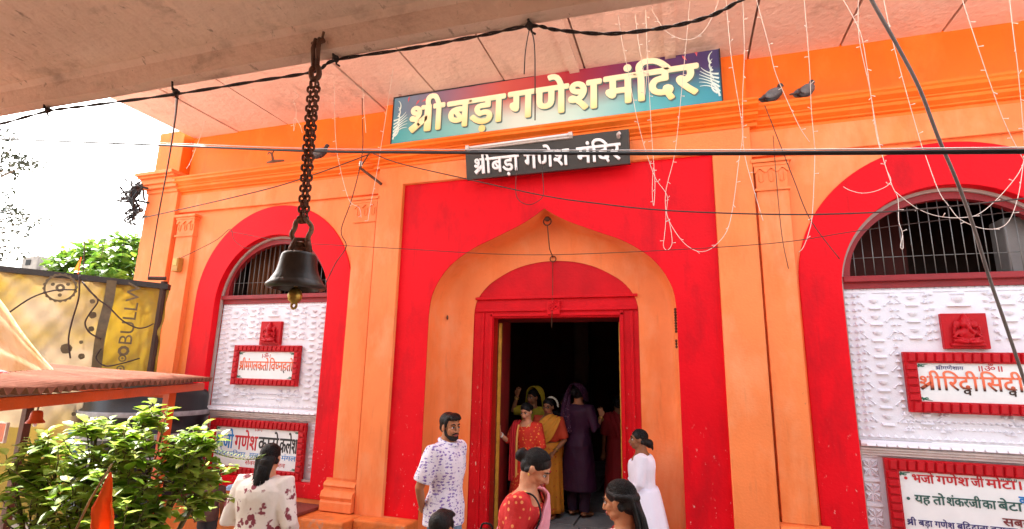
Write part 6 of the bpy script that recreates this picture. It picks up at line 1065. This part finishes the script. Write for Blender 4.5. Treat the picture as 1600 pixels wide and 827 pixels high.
def hair(b, root, style, m=HAIR, vox=.008):
    h, k, M = b.h, b.k, b.hm; q = MB()
    if style == 'short':
        q.ell(h(0, -.026, .040), (.080*k, .092*k, .080*k), M, 18, 11); q.ell(h(.012, .035, .082), (.058*k, .048*k, .030*k), M); q.ell(h(-.02, .025, .088), (.05*k, .05*k, .03*k), M); q.ell(h(0, -.060, -.012), (.066*k, .045*k, .055*k), M)
        for sd in (-1, 1): q.tube([h(sd*.070, .018, .05), h(sd*.072, .018, .005), h(sd*.070, .012, -.022)], [.014*k, .010*k, .006*k], 7, True)
        for i in range(7): q.tube([h(-.05+.015*i, .045, .095), h(-.045+.016*i, .078, .075), h(-.042+.016*i, .082, .058-.006*(i % 2))], [.014*k, .011*k, .004*k], 6, True)
    else:
        q.ell(h(0, -.015, .031), (.0768*k, .0915*k, .0805*k), M, 24, 15); q.ell(h(0, -.055, -.020), (.067*k, .048*k, .062*k), M)
        for sd in (-1, 1): q.tube([h(sd*.068, .022, .022), h(sd*.070, -.005, .0), h(sd*.068, -.03, -.035)], [.007*k, .010*k, .018*k], 8, True)
        if style == 'bun': q.ell(h(0, -.125, -.005), (.045*k, .040*k, .045*k), M); q.tube([h(.03*math.cos(a), -.135, -.005+.03*math.sin(a)) for a in [i*PI/5 for i in range(11)]], .018*k, 7)
        if style == 'lowbun': q.ell(h(.0, -.118, -.045), (.052*k, .046*k, .050*k), M); q.tube([h(-.01, -.14, -.06), h(-.015, -.15, -.10), h(-.01, -.145, -.125)], [.022*k, .013*k, .003*k], 7, True)
        if style in ('long', 'tail'):
            wv = .06 if style == 'long' else .034; L_ = .30 if style == 'long' else .34
            b0 = h(0, -.085, -.03); dn = Vector((0, -.02, -1)).normalized()
            q.tube([h(0, -.07, .02), b0, b0+dn*.10*k+Vector((0, -.018, 0)), b0+dn*.2*k+Vector((.01, -.02, 0)), b0+dn*L_*k], [.05*k, wv*1.05*k, wv*k, wv*.8*k, wv*.22*k], 14, True, flat=.6, axis=(1, 0, 0))
            rg2 = random.Random(3)
            for i in range(10):
                x0 = (i-4.5)*.011*wv/.05; q.tube([h(x0*1.2, -.09, .0), b0+Vector((x0*k, -.03, -.08*k)), b0+Vector((x0*1.1*k, -.04+rg2.uniform(-.01, .01), -.2*k)), b0+Vector((x0*k+rg2.uniform(-.02, .02), -.03, -(L_+rg2.uniform(-.05, .04))*k))], [.012*k, .013*k, .010*k, .003*k], 6, True)
            if style == 'tail':
                for sd in (-1, 1): q.tube([h(sd*.06, .03, .05), h(sd*.079, -.02, .025), h(sd*.05, -.085, .012), h(0, -.105, .005)], [.012*k, .016*k, .018*k, .022*k], 8, True)
    hr = link('hair', remesh(q, vox, 2), m, root, True, True)
    if style != 'short':
        rs = random.Random(17); q = MB(); E3 = Vector((.0775, .0925, .0815))
        for i in range(150):
            f = rs.uniform(-1.75, 1.75); d0 = Vector((math.sin(f), .62*math.cos(f)+.05, .78*math.cos(f)+.02-.1*abs(math.sin(f)))).normalized(); d1 = Vector((rs.uniform(-.25, .25), -1, rs.uniform(-.45, .05))).normalized(); pts = []
            for j in range(9):
                t = j/8; d = (d0*(1-t)+d1*t+Vector((0, 0, .25*math.sin(PI*t)*math.cos(f)))+Vector((rs.uniform(-.012, .012),)*3)).normalized(); pts.append(h(d.x*E3.x, d.y*E3.y-.015, d.z*E3.z+.031))
            q.tube(pts, [.0008]+[.0013*k*rs.uniform(.7, 1.2)]*7+[.0008], 5)
        if style in ('long', 'tail'):
            for i in range(70):
                x0 = rs.uniform(-1, 1); L_ = rs.uniform(.26, .38); w_ = .048 if style == 'long' else .032; yy = -.045-.03*math.sqrt(max(0, 1-x0*x0)); b0 = h(0, -.085, -.03)
                q.tube([h(x0*.04, -.10, .01), b0+Vector((x0*w_*k, yy+.02, -.06*k)), b0+Vector((x0*w_*1.1*k, yy+rs.uniform(-.004, .006), -.16*k)), b0+Vector((x0*w_*k*.8+rs.uniform(-.012, .012), yy+.008, -L_*k))], [.0015, .0021, .0021, .0008], 5)
        P('hair_strands', q, m, hr, smooth=True, local=True)
    return hr
def wrinkle(me, a, sc):
    vs = me.vertices; nr = [v.normal.copy() for v in vs]; co = []
    for v, n in zip(vs, nr):
        f = mnoise.noise(Vector((v.co.x*sc[0]+3, v.co.y*sc[1], v.co.z*sc[2])))+.5*abs(mnoise.noise(Vector((v.co.x*sc[0]*2.3, v.co.y*sc[1]*2.3, v.co.z*sc[2]*1.2+v.co.x*9))))
        co += list(v.co+n*(a*f))
    vs.foreach_set('co', co); me.update()
def garment(b, root, name, m, z0, z1=.832, ease=.012, sleeve=None, flare=0, drop=0, vox=.011, it=3, se=.012, swave=0, slim=1):
    """a top: z0 hem, z1 neck (fractions of H); sleeve = share of the arm covered"""
    q = MB(); H = b.H; rings = []
    zs = [z0+(.53-z0)*i/5 for i in range(5)] if z0 < .50 else []
    def prof(z):
        T_ = b.TR
        if z <= T_[1][0]: return T_[1][1:]
        for i in range(len(T_)-1):
            if T_[i][0] <= z <= T_[i+1][0]: t = (z-T_[i][0])/(T_[i+1][0]-T_[i][0]); return [T_[i][j]+(T_[i+1][j]-T_[i][j])*t for j in (1, 2, 3)]
    n = 28
    for z in sorted(set(zs+[z0]+[t[0] for t in b.TR if z0 < t[0] < z1]+[z1])):
        rx, ry, yo = prof(max(z, .50)); fl = flare*max(0, (.56-z))/.3
        wv = swave*max(0, .58-z)/.2
        rg_ = b.ring(z, rx*slim+fl, ry*slim+fl*.9, yo, ease, n, drop if z > .80 else 0)
        if wv:
            c_ = sum(rg_, Vector())/n; rg_ = [c_+(p-c_)*(1+wv*math.sin(j/n*2*PI*7)) for j, p in enumerate(rg_)]
        rings.append(rg_)
    q.loft(rings)
    if sleeve:
        for sd in (-1, 1):
            sh, e, w_, d = b.arm(sd); pts = [b.sp(sd*b.shw/H*.5, -.004, .797), sh]; rad = [.040*H+se*H*.6, .035*H*b.g+se*H]
            if sleeve <= .5: pts += [sh.lerp(e, sleeve*1.0), sh.lerp(e, sleeve*2)]; rad += [.032*H+se*H, .030*H+se*H]
            else: t = (sleeve-.5)*2; pts += [sh.lerp(e, .5), e, e.lerp(w_, t)]; rad += [.029*H+se*H, .0235*H+se*H*.9, .020*H*(1-t*.2)+se*H*.8]
            q.tube(pts, rad, 14)
    rg_ = random.Random(int(H*1000)+len(name)); me = remesh(q, vox, it)
    wrinkle(me, .0075, (13, 13, 7))
    return link(name, me, m, root, True, True)
def skirt(b, root, name, m, z0, z1=.60, w0=.10, w1=.085, pleat=.06, npl=11, d=1.0, yo=0, vox=None):
    q = MB(); H = b.H; n = 88; rings = []; rg_ = random.Random(len(name))
    for i in range(15):
        t = i/14; z = z1+(z0-z1)*t; r = w1+(w0-w1)*t**.8 if t > .25 else w1+(w0-w1)*.33*(t/.25)**.7; a_ = pleat*t
        rings.append([Vector((r*math.cos(2*PI*j/n)*(1+a_*math.sin(npl*2*PI*j/n+.6*math.sin(3*t)))*H, (yo+r*d*math.sin(2*PI*j/n)*(1+a_*math.sin(npl*2*PI*j/n+.6*math.sin(3*t))))*H+max(0, z-.53)*H*b.lean, z*H)) for j in range(n)])
    q.loft(rings); return P(name, q, m, root, smooth=True, local=True)
def trousers(b, root, name, m, zb=.05, ease=.012, zt=.54):
    q = MB(); H = b.H; q.loft([b.ring(z, rx, ry, yo, ease*.8) for z, rx, ry, yo in b.TR if z <= .56])
    for sd in (-1, 1):
        L = b.leg(sd); an = L[2].copy(); an.z = max(an.z, zb*H); q.tube([L[0], L[0].lerp(L[1], .5), L[1], L[1].lerp(an, .5), an], [.058*H+ease*H*.5, .048*H+ease*H, .036*H+ease*H*1.3, .033*H+ease*H*1.2, .027*H+ease*H*1.2], 14)
    me = remesh(q, .012, 3)
    wrinkle(me, .009, (9, 9, 16))
    return link(name, me, m, root, True, True)
def drape(b, root, name, m, path, wid, fold=.012, nf=3, th=.006, k=6):
    """a length of cloth: centre line points and half-width vectors, rippled across"""
    C_ = smooth_path([b.sp(*p) for p in path], k); W_ = smooth_path([Vector(p)*b.H for p in wid], k); q = MB(); rows = []; n = 22
    for i, (c_, w_) in enumerate(zip(C_, W_)):
        tg = (C_[min(i+1, len(C_)-1)]-C_[max(0, i-1)]).normalized(); nn = tg.cross(w_).normalized()
        rows.append([c_+w_*(2*j/n-1)+nn*(fold*b.H*math.sin(j/n*2*PI*nf+i*.15)) for j in range(n+1)])
    q.loft(rows, cap=False, closed=False); o = P(name, q, m, root, smooth=True, local=True); sm = o.modifiers.new('thick', 'SOLIDIFY'); sm.thickness = th; sm.offset = 0; return o
def person(label, x, y, z, yaw, b, skin, vox=.0075, group=None):
    t = thing('person', label, 'person', (x, y, z), yaw, group); q = MB(); b.body(q); link('body', remesh(q, vox, 4), SK[skin], t, True, True); return t
def bangle(b, root, sd, m=None, n=3):
    sh, e, w_, d = b.arm(sd); q = MB(); d = (w_-e).normalized()
    u = d.cross(Vector((0, 0, 1))).normalized(); v = d.cross(u)
    for i in range(n): c_ = w_-d*(.012+.010*i); q.tube([c_+(u*math.cos(a)+v*math.sin(a))*.0195*b.H for a in [k*PI/8 for k in range(17)]], .0035, 6)
    P('bangle', q, m or GOLD, root, smooth=True, local=True)
def necklace(b, root, m=None, r=.05, dz=.05):
    q = MB(); pts = [b.sp(r*math.cos(a), -.004+(r*.9+.028)*math.sin(a)*(1 if math.sin(a) > 0 else .6), .842-dz*max(0, math.sin(a))**2-.012*abs(math.sin(a))) for a in [k*PI/16 for k in range(33)]]; q.tube(pts, .0035, 6); q.ell(pts[8]+Vector((0, .004, -.008)), .009); P('necklace', q, m or GOLD, root, smooth=True, local=True)
def earring(b, root):
    for sd in (-1, 1): q = MB(); q.ell(b.h(sd*.078, -.004, -.046), (.006, .006, .010)); P('earring', q, GOLD, root, smooth=True, local=True)
def cloth(name, c, **k): return mat(name, c, k.pop('rough', .75), k.pop('var', .1), k.pop('scale', 5), k.pop('bump', .06), k.pop('bscale', 40), **k)
GZ = -.26
# man in the printed shirt
b = Body(1.69, True, 0, arms={1: [(.155, -.055, .64), (.075, -.085, .515), (-.9, -.35, -.1)], -1: [(-.155, -.055, .64), (-.075, -.09, .50), (.9, -.35, -.1)]}, head=(-.28, -.06, 0))
t = person('man in white printed shirt and jeans, hands behind his back, by the door pier', -2.045, 4.46, GZ, -1.72, b, 'mid', .006)
face_parts(b, t, beard=True, bindi=False); hair(b, t, 'short')
garment(b, t, 'shirt', pattern(cloth('white printed shirt', (.74, .71, .78), var=.04), (.20, .13, .40), 'birds', 30, .36, (.75, .75, 1.35)), .452, .846, .016, .42, .02, vox=.009, se=.016)
q = MB(); q.tube([b.sp(.045*math.cos(a), .006+.048*math.sin(a), .848-.012*math.sin(a)) for a in [i*PI/10 for i in range(21)]], .012*b.H, 8); link('collar', remesh(q, .007, 2), MC['white printed shirt'], t, True, True)
trousers(b, t, 'jeans', cloth('blue jeans', (.16, .25, .36), var=.25), .035)
q = MB()
for sd in (-1, 1): L = b.leg(sd); q.tube([L[2]+Vector((0, -.03, -.045)), L[3]+Vector((0, -.03, .005)), L[3]+Vector((0, .04, 0))], [.04, .05, .035], 10, True, flat=.6, axis=(1, 0, 0))
P('shoe', q, BLACK, t, smooth=True, local=True)
# boy in front of him, only his head and shoulders in view
b = Body(1.29, True, 0, head=(.0, .05, 0)); t = person('small boy with short dark hair in front of the man in printed shirt', -1.33, 2.86, GZ, -.2, b, 'mid'); hair(b, t, 'short'); face_parts(b, t, bindi=False)
garment(b, t, 'tshirt', cloth('grey tshirt', (.25, .27, .33)), .46, .838, .014, .4); trousers(b, t, 'shorts', cloth('navy shorts', (.04, .05, .10)), .25)
# woman in the floral kurta, from behind
b = Body(1.50, False, .06, girth=1.18, arms={1: [(.160, -.02, .64), (.145, .10, .56)], -1: [(-.158, -.02, .64), (-.13, .12, .60)]}, head=(.15, -.12, 0))
t = person('woman in white kurta with dark red flower prints, seen from behind', -3.0, 3.33, GZ, .18, b, 'fair'); hair(b, t, 'long')
garment(b, t, 'kurta', pattern(cloth('floral white kurta', (.77, .70, .64), var=.04), (.24, .04, .06), 'flower', 7.5, .42), .24, .838, .018, .78, .055, vox=.010, se=.018, swave=.03)
trousers(b, t, 'trousers', cloth('white trousers', (.68, .64, .60)), .04); face_parts(b, t)
# woman in the pink sari
b = Body(1.61, False, .25, girth=1.08, arms={1: [(.135, .02, .635), (.125, .105, .50)], -1: [(-.150, -.012, .63), (-.142, .03, .475)]}, head=(-.1, -.62, .0))
t = person('woman in pink sari and red dotted blouse bending her head before the doorway', -1.10, 3.36, GZ, -1.5, b, 'fair', .006); face_parts(b, t); hair(b, t, 'bun'); earring(b, t); necklace(b, t); bangle(b, t, 1); bangle(b, t, -1)
redot = pattern(cloth('red dotted blouse', (.56, .018, .018)), (.80, .30, .10), 'dots', 24, .24)
garment(b, t, 'blouse', redot, .625, .822, .012, .42, 0, drop=.035, se=.010)
pinkc = cloth('pink sari', (.72, .30, .36), var=.08, rough=.6)
skirt(b, t, 'sari_skirt', pinkc, .03, .62, .142, .110, .05, 13)
drape(b, t, 'pallu', pinkc, [(.115, .0, .56), (.09, .07, .61), (.035, .092, .67), (-.015, .096, .735), (-.055, .075, .805), (-.075, .02, .838), (-.08, -.035, .815), (-.078, -.072, .73), (-.075, -.09, .58), (-.07, -.09, .40)], [(.0, .02, .06), (.02, .01, .075), (.055, .01, .065), (.06, .0, .04), (.045, .01, .02), (.026, .0, .004), (.026, 0, .006), (.035, 0, .006), (.05, 0, .0), (.06, 0, 0)], .008, 5)
q = MB(); w0 = b.sp(-.10, -.07, .82); q.tube(smooth_path([b.sp(.058, -.03, .835), b.sp(.060, .035, .832), b.sp(.085, .085, .77), b.sp(.115, .075, .69), b.sp(.135, .04, .60), b.sp(.15, .0, .50)], 5), .006, 6); P('bag_strap', q, BLACK, t, smooth=True, local=True)
BG = thing('handbag', 'shiny black handbag hanging at the side of the woman in the pink sari', 'handbag', (-1.30, 3.30, .38)); q = MB(); c_ = at(760, 836, 3.2)
q.loft([[c_+Vector((sx*w_, sy*.035, z)) for sx, sy in ((-1, -1), (0, -1.25), (1, -1), (1, 1), (0, 1.25), (-1, 1))] for w_, z in ((.07, -.15), (.085, -.09), (.075, .0), (.06, .03))]); P('bag', q, mat('black leather', (.015, .013, .013), .3, .3, 9, .08), BG, smooth=False, bevel=.02); q = MB(); q.tube(smooth_path([c_+Vector((-.04, 0, .02)), c_+Vector((-.025, 0, .06)), c_+Vector((.025, 0, .06)), c_+Vector((.045, 0, .02))], 5), .006, 6); P('handle', q, BLACK, BG, smooth=True)
# girl in the foreground
b = Body(1.515, False, .02, head=(.0, -.2, 0)); t = person('girl in red top with long half-tied dark hair, nearest the camera', -.33, 2.98, GZ, 1.28, b, 'mid', .005); face_parts(b, t, bindi=False); hair(b, t, 'tail', vox=.006)
garment(b, t, 'kameez', cloth('dark red kameez', (.42, .018, .035)), .30, .836, .016, .85, .05, se=.014); trousers(b, t, 'trousers', cloth('white cotton trousers', (.70, .68, .66)), .04)
drape(b, t, 'dupatta', cloth('white dupatta', (.76, .72, .70)), [(-.07, -.06, .70), (-.078, -.03, .82), (-.072, .03, .832), (-.062, .080, .77), (-.06, .095, .66), (-.065, .10, .50)], [(.02, 0, 0), (.022, .0, .005), (.024, 0, .006), (.026, .0, 0), (.028, 0, 0), (.03, 0, 0)], .006, 3)
# girl in the white dress at the right jamb
b = Body(1.41, False, .03, girth=1.2, arms={1: [(.125, .06, .66), (.105, .13, .565)], -1: [(-.128, .02, .65), (-.10, .11, .575)]}, head=(.15, .0, 0)); t = person('girl in a white frock with a low hair bun at the right door jamb', -.43, 5.48, -.13, 1.6, b, 'dark'); face_parts(b, t, bindi=False); hair(b, t, 'lowbun'); necklace(b, t, SK['dark'])
wc = cloth('white cotton frock', (.78, .75, .84), var=.03); garment(b, t, 'bodice', wc, .56, .828, .012, .70, 0, drop=.03, se=.012); skirt(b, t, 'frock_skirt', wc, .29, .62, .20, .116, .05, 9, .85); trousers(b, t, 'leggings', cloth('red leggings', (.35, .02, .02)), .05, .004)
# woman in red with one hand on the left jamb
b = Body(1.44, False, .08, arms={-1: [(-.19, .045, .72), (-.245, .12, .755), (-.35, .3, .95)], 1: [(.14, .0, .64), (.06, .115, .615)]}, head=(.0, -.38, 0)); t = person('woman in red and gold suit with one hand on the left door jamb', -1.86, 6.40, 0, 2.78, b, 'fair', .006); b_ = b
t.rotation_euler = (0, 0, PI-.22); WM[t.name] = Matrix.Translation(t.location) @ Matrix.Rotation(PI-.22, 4, 'Z')
b.arms = {1: [(.165, .045, .665), (.18, .15, .735), (.15, .35, .9)], -1: [(-.14, .0, .64), (-.07, .115, .60)]}
bpy.data.objects.remove([c for c in t.children if c.name.startswith('body')][0]); q = MB(); b.body(q); link('body', remesh(q, .0065, 2), SK['fair'], t, True, True)
face_parts(b, t); hair(b, t, 'bun'); bangle(b, t, 1, mat('white bangles', (.75, .70, .62), .4, .1, 9, .01)); bangle(b, t, -1); necklace(b, t)
rs_ = pattern(cloth('red patterned suit', (.60, .03, .012)), (.85, .32, .06), 'swirl', 26, .22); garment(b, t, 'kameez', rs_, .22, .828, .014, .60, .05, drop=.03, se=.012); trousers(b, t, 'trousers', cloth('red trousers', (.42, .015, .015)), .05)
drape(b, t, 'dupatta', cloth('red dupatta', (.52, .015, .02)), [(.085, -.075, .55), (.09, -.06, .74), (.088, .0, .835), (.085, .062, .80), (.085, .085, .68), (.09, .09, .50), (.09, .09, .36)], [(.04, 0, 0), (.04, 0, 0), (.035, .0, -.008), (.03, .01, -.005), (.032, .008, 0), (.035, .0, 0), (.04, 0, 0)], .009, 3)
drape(b, t, 'dupatta_border', cloth('golden border', (.78, .42, .10)), [(.052, .055, .815), (.052, .092, .70), (.055, .10, .52), (.055, .10, .36)], [(.008, 0, 0), (.008, 0, 0), (.009, 0, 0), (.01, 0, 0)], .001, 1)
# woman in the yellow sari with flowers in her hair
b = Body(1.47, False, .03, girth=1.12, arms={1: [(.15, .01, .645), (.085, .11, .57)], -1: [(-.15, .0, .64), (-.10, .12, .56)]}, head=(.0, -.16, 0)); t = person('woman in golden yellow sari with white flowers in her hair inside the doorway', -1.74, 6.95, 0, PI-.1, b, 'mid', .006); face_parts(b, t); hair(b, t, 'bun'); necklace(b, t, None, .055, .085); bangle(b, t, 1); bangle(b, t, -1)
yc = pattern(cloth('golden yellow sari', (.74, .27, .02), rough=.6), (.60, .06, .02), 'swirl', 15, .20); garment(b, t, 'blouse', cloth('red orange blouse', (.60, .06, .02)), .63, .826, .012, .46, 0, drop=.02, se=.012); skirt(b, t, 'sari_skirt', yc, .05, .62, .135, .115, .05, 12)
drape(b, t, 'pallu', cloth('plain yellow pallu', (.78, .33, .03), rough=.6), [(.10, .03, .60), (.07, .10, .65), (.0, .115, .715), (-.05, .085, .795), (-.075, .03, .842), (-.08, -.05, .81), (-.08, -.09, .66), (-.08, -.095, .48)], [(.0, .01, .055), (.03, .0, .065), (.06, .0, .065), (.062, .0, .04), (.055, .0, .012), (.06, 0, .02), (.075, 0, 0), (.085, 0, 0)], .008, 3)
q = MB()
for i in range(26): a = PI*(.05+1.0*i/25); rr_ = .098; p_ = b.h(-.03+rr_*math.cos(a), -.06-.02*(i % 2), .0+rr_*1.15*math.sin(a)); q.ell(p_, .011, None, 7, 5); q.ell(p_+Vector((.006, -.014, .006)), .010, None, 7, 5)
P('hair_flowers', q, mat('white jasmine', (.72, .70, .55), .6, .1, 9, .05), t, smooth=True, local=True)
# spectacles
q = MB()
for sd in (-1, 1): q.tube([b.h(sd*.032+.02*math.cos(a), .095, -.004+.016*math.sin(a)) for a in [i*PI/7 for i in range(15)]], .0016, 5); q.tube([b.h(sd*.052, .094, .0), b.h(sd*.074, .0, .0)], .0015, 4)
q.tube([b.h(-.012, .096, .0), b.h(.012, .096, .0)], .0016, 4); P('spectacles', q, BLACK, t, local=True)
# woman behind with a raised arm
b = Body(1.56, False, 0, arms={1: [(.19, .03, .80), (.13, .07, .93), (-.2, .1, 1)], -1: [(-.14, .0, .64), (-.10, .10, .58)]}, head=(-.35, -.1, 0)); t = person('woman in yellow veil raising one arm behind the woman in golden sari', -2.10, 7.45, 0, PI-.1, b, 'mid'); face_parts(b, t); hair(b, t, 'bun'); bangle(b, t, 1)
yv = cloth('yellow green blouse', (.50, .36, .02)); garment(b, t, 'blouse', yv, .60, .828, .012, .46, 0, se=.012); skirt(b, t, 'sari_skirt', cloth('dull green sari', (.22, .18, .03)), .03, .62, .135, .107, .05, 12); drape(b, t, 'veil', yv, [(.08, -.06, .60), (.085, -.05, .80), (.07, -.03, .90), (.055, -.04, .985), (.0, -.05, 1.02), (-.06, -.05, .97), (-.08, -.06, .85), (-.085, -.07, .65)], [(0, .03, 0), (0, .035, 0), (0, .05, .01), (0, .055, .01), (0, .055, 0), (0, .05, -.01), (0, .04, 0), (0, .04, 0)], .006, 2)
# tall figure in deep purple, seen from behind
b = Body(1.66, False, 0, arms={1: [(.155, -.02, .655), (.16, .085, .74), (-.15, .1, 1)], -1: [(-.135, .0, .64), (-.115, .085, .56)]}, head=(-.1, -.05, 0)); t = person('tall barefoot woman in long purple suit with her back turned inside the doorway', -1.37, 7.08, 0, -.28, b, 'mid'); hair(b, t, 'bun'); face_parts(b, t); bangle(b, t, 1)
pc = cloth('deep purple suit', (.035, .003, .023), rough=.65, var=.2); garment(b, t, 'kurta', pc, .20, .840, .014, .70, .03, se=.012); trousers(b, t, 'trousers', cloth('dark plum trousers', (.028, .006, .022)), .04, .010)
sl_ = pattern(cloth('spangled purple', (.04, .004, .026)), (.55, .35, .45), 'dots', 60, .16)
drape(b, t, 'veil', sl_, [(.06, .03, .86), (.055, -.02, .955), (.0, -.05, 1.0), (-.055, -.045, .95), (-.07, -.085, .80), (-.06, -.10, .62)], [(0, .04, 0), (0, .045, .01), (0, .05, 0), (0, .04, -.01), (.03, .02, 0), (.045, .01, 0)], .004, 2)
# two more, half lost in the dark
b = Body(1.50, True, 0); t = person('person in black shirt and white trousers behind the woman in purple', -1.66, 7.62, 0, .2, b, 'dark'); hair(b, t, 'short'); garment(b, t, 'shirt', cloth('black shirt', (.012, .011, .012)), .45, .84, .014, .9); trousers(b, t, 'trousers', cloth('off white trousers', (.62, .57, .52)), .06); face_parts(b, t, bindi=False)
b = Body(1.50, False, 0); t = person('woman in a dark red sari standing deep in the hall near the right jamb', -.93, 7.75, 0, .3, b, 'dark'); hair(b, t, 'bun'); dr_ = cloth('dark red sari', (.30, .010, .012)); garment(b, t, 'blouse', dr_, .60, .83, .012, .5); skirt(b, t, 'sari_skirt', dr_, .03, .62, .14, .107, .06, 11); face_parts(b, t)
drape(b, t, 'pallu', dr_, [(.0, -.09, .60), (-.04, -.085, .74), (-.07, -.05, .835), (-.06, .05, .82), (-.03, .10, .70), (.03, .10, .58)], [(.06, 0, .03), (.06, 0, .02), (.05, 0, .01), (.05, .0, .02), (.06, 0, .03), (.06, 0, .04)], .008, 3)
# a small child behind the shrub, only the dark hair in view
b = Body(.90, True, 0, head=(0, -.1, 0)); b.k = .82; b.hc.z += .01
t = person('small child with dark hair standing at the maroon ledge behind the shrub', -5.02, 4.80, GZ, .6, b, 'dark'); hair(b, t, 'short'); garment(b, t, 'shirt', cloth('brown shirt', (.10, .05, .04)), .45, .838, .014, .45); trousers(b, t, 'trousers', cloth('dark trousers', (.03, .03, .035)), .05, .012)
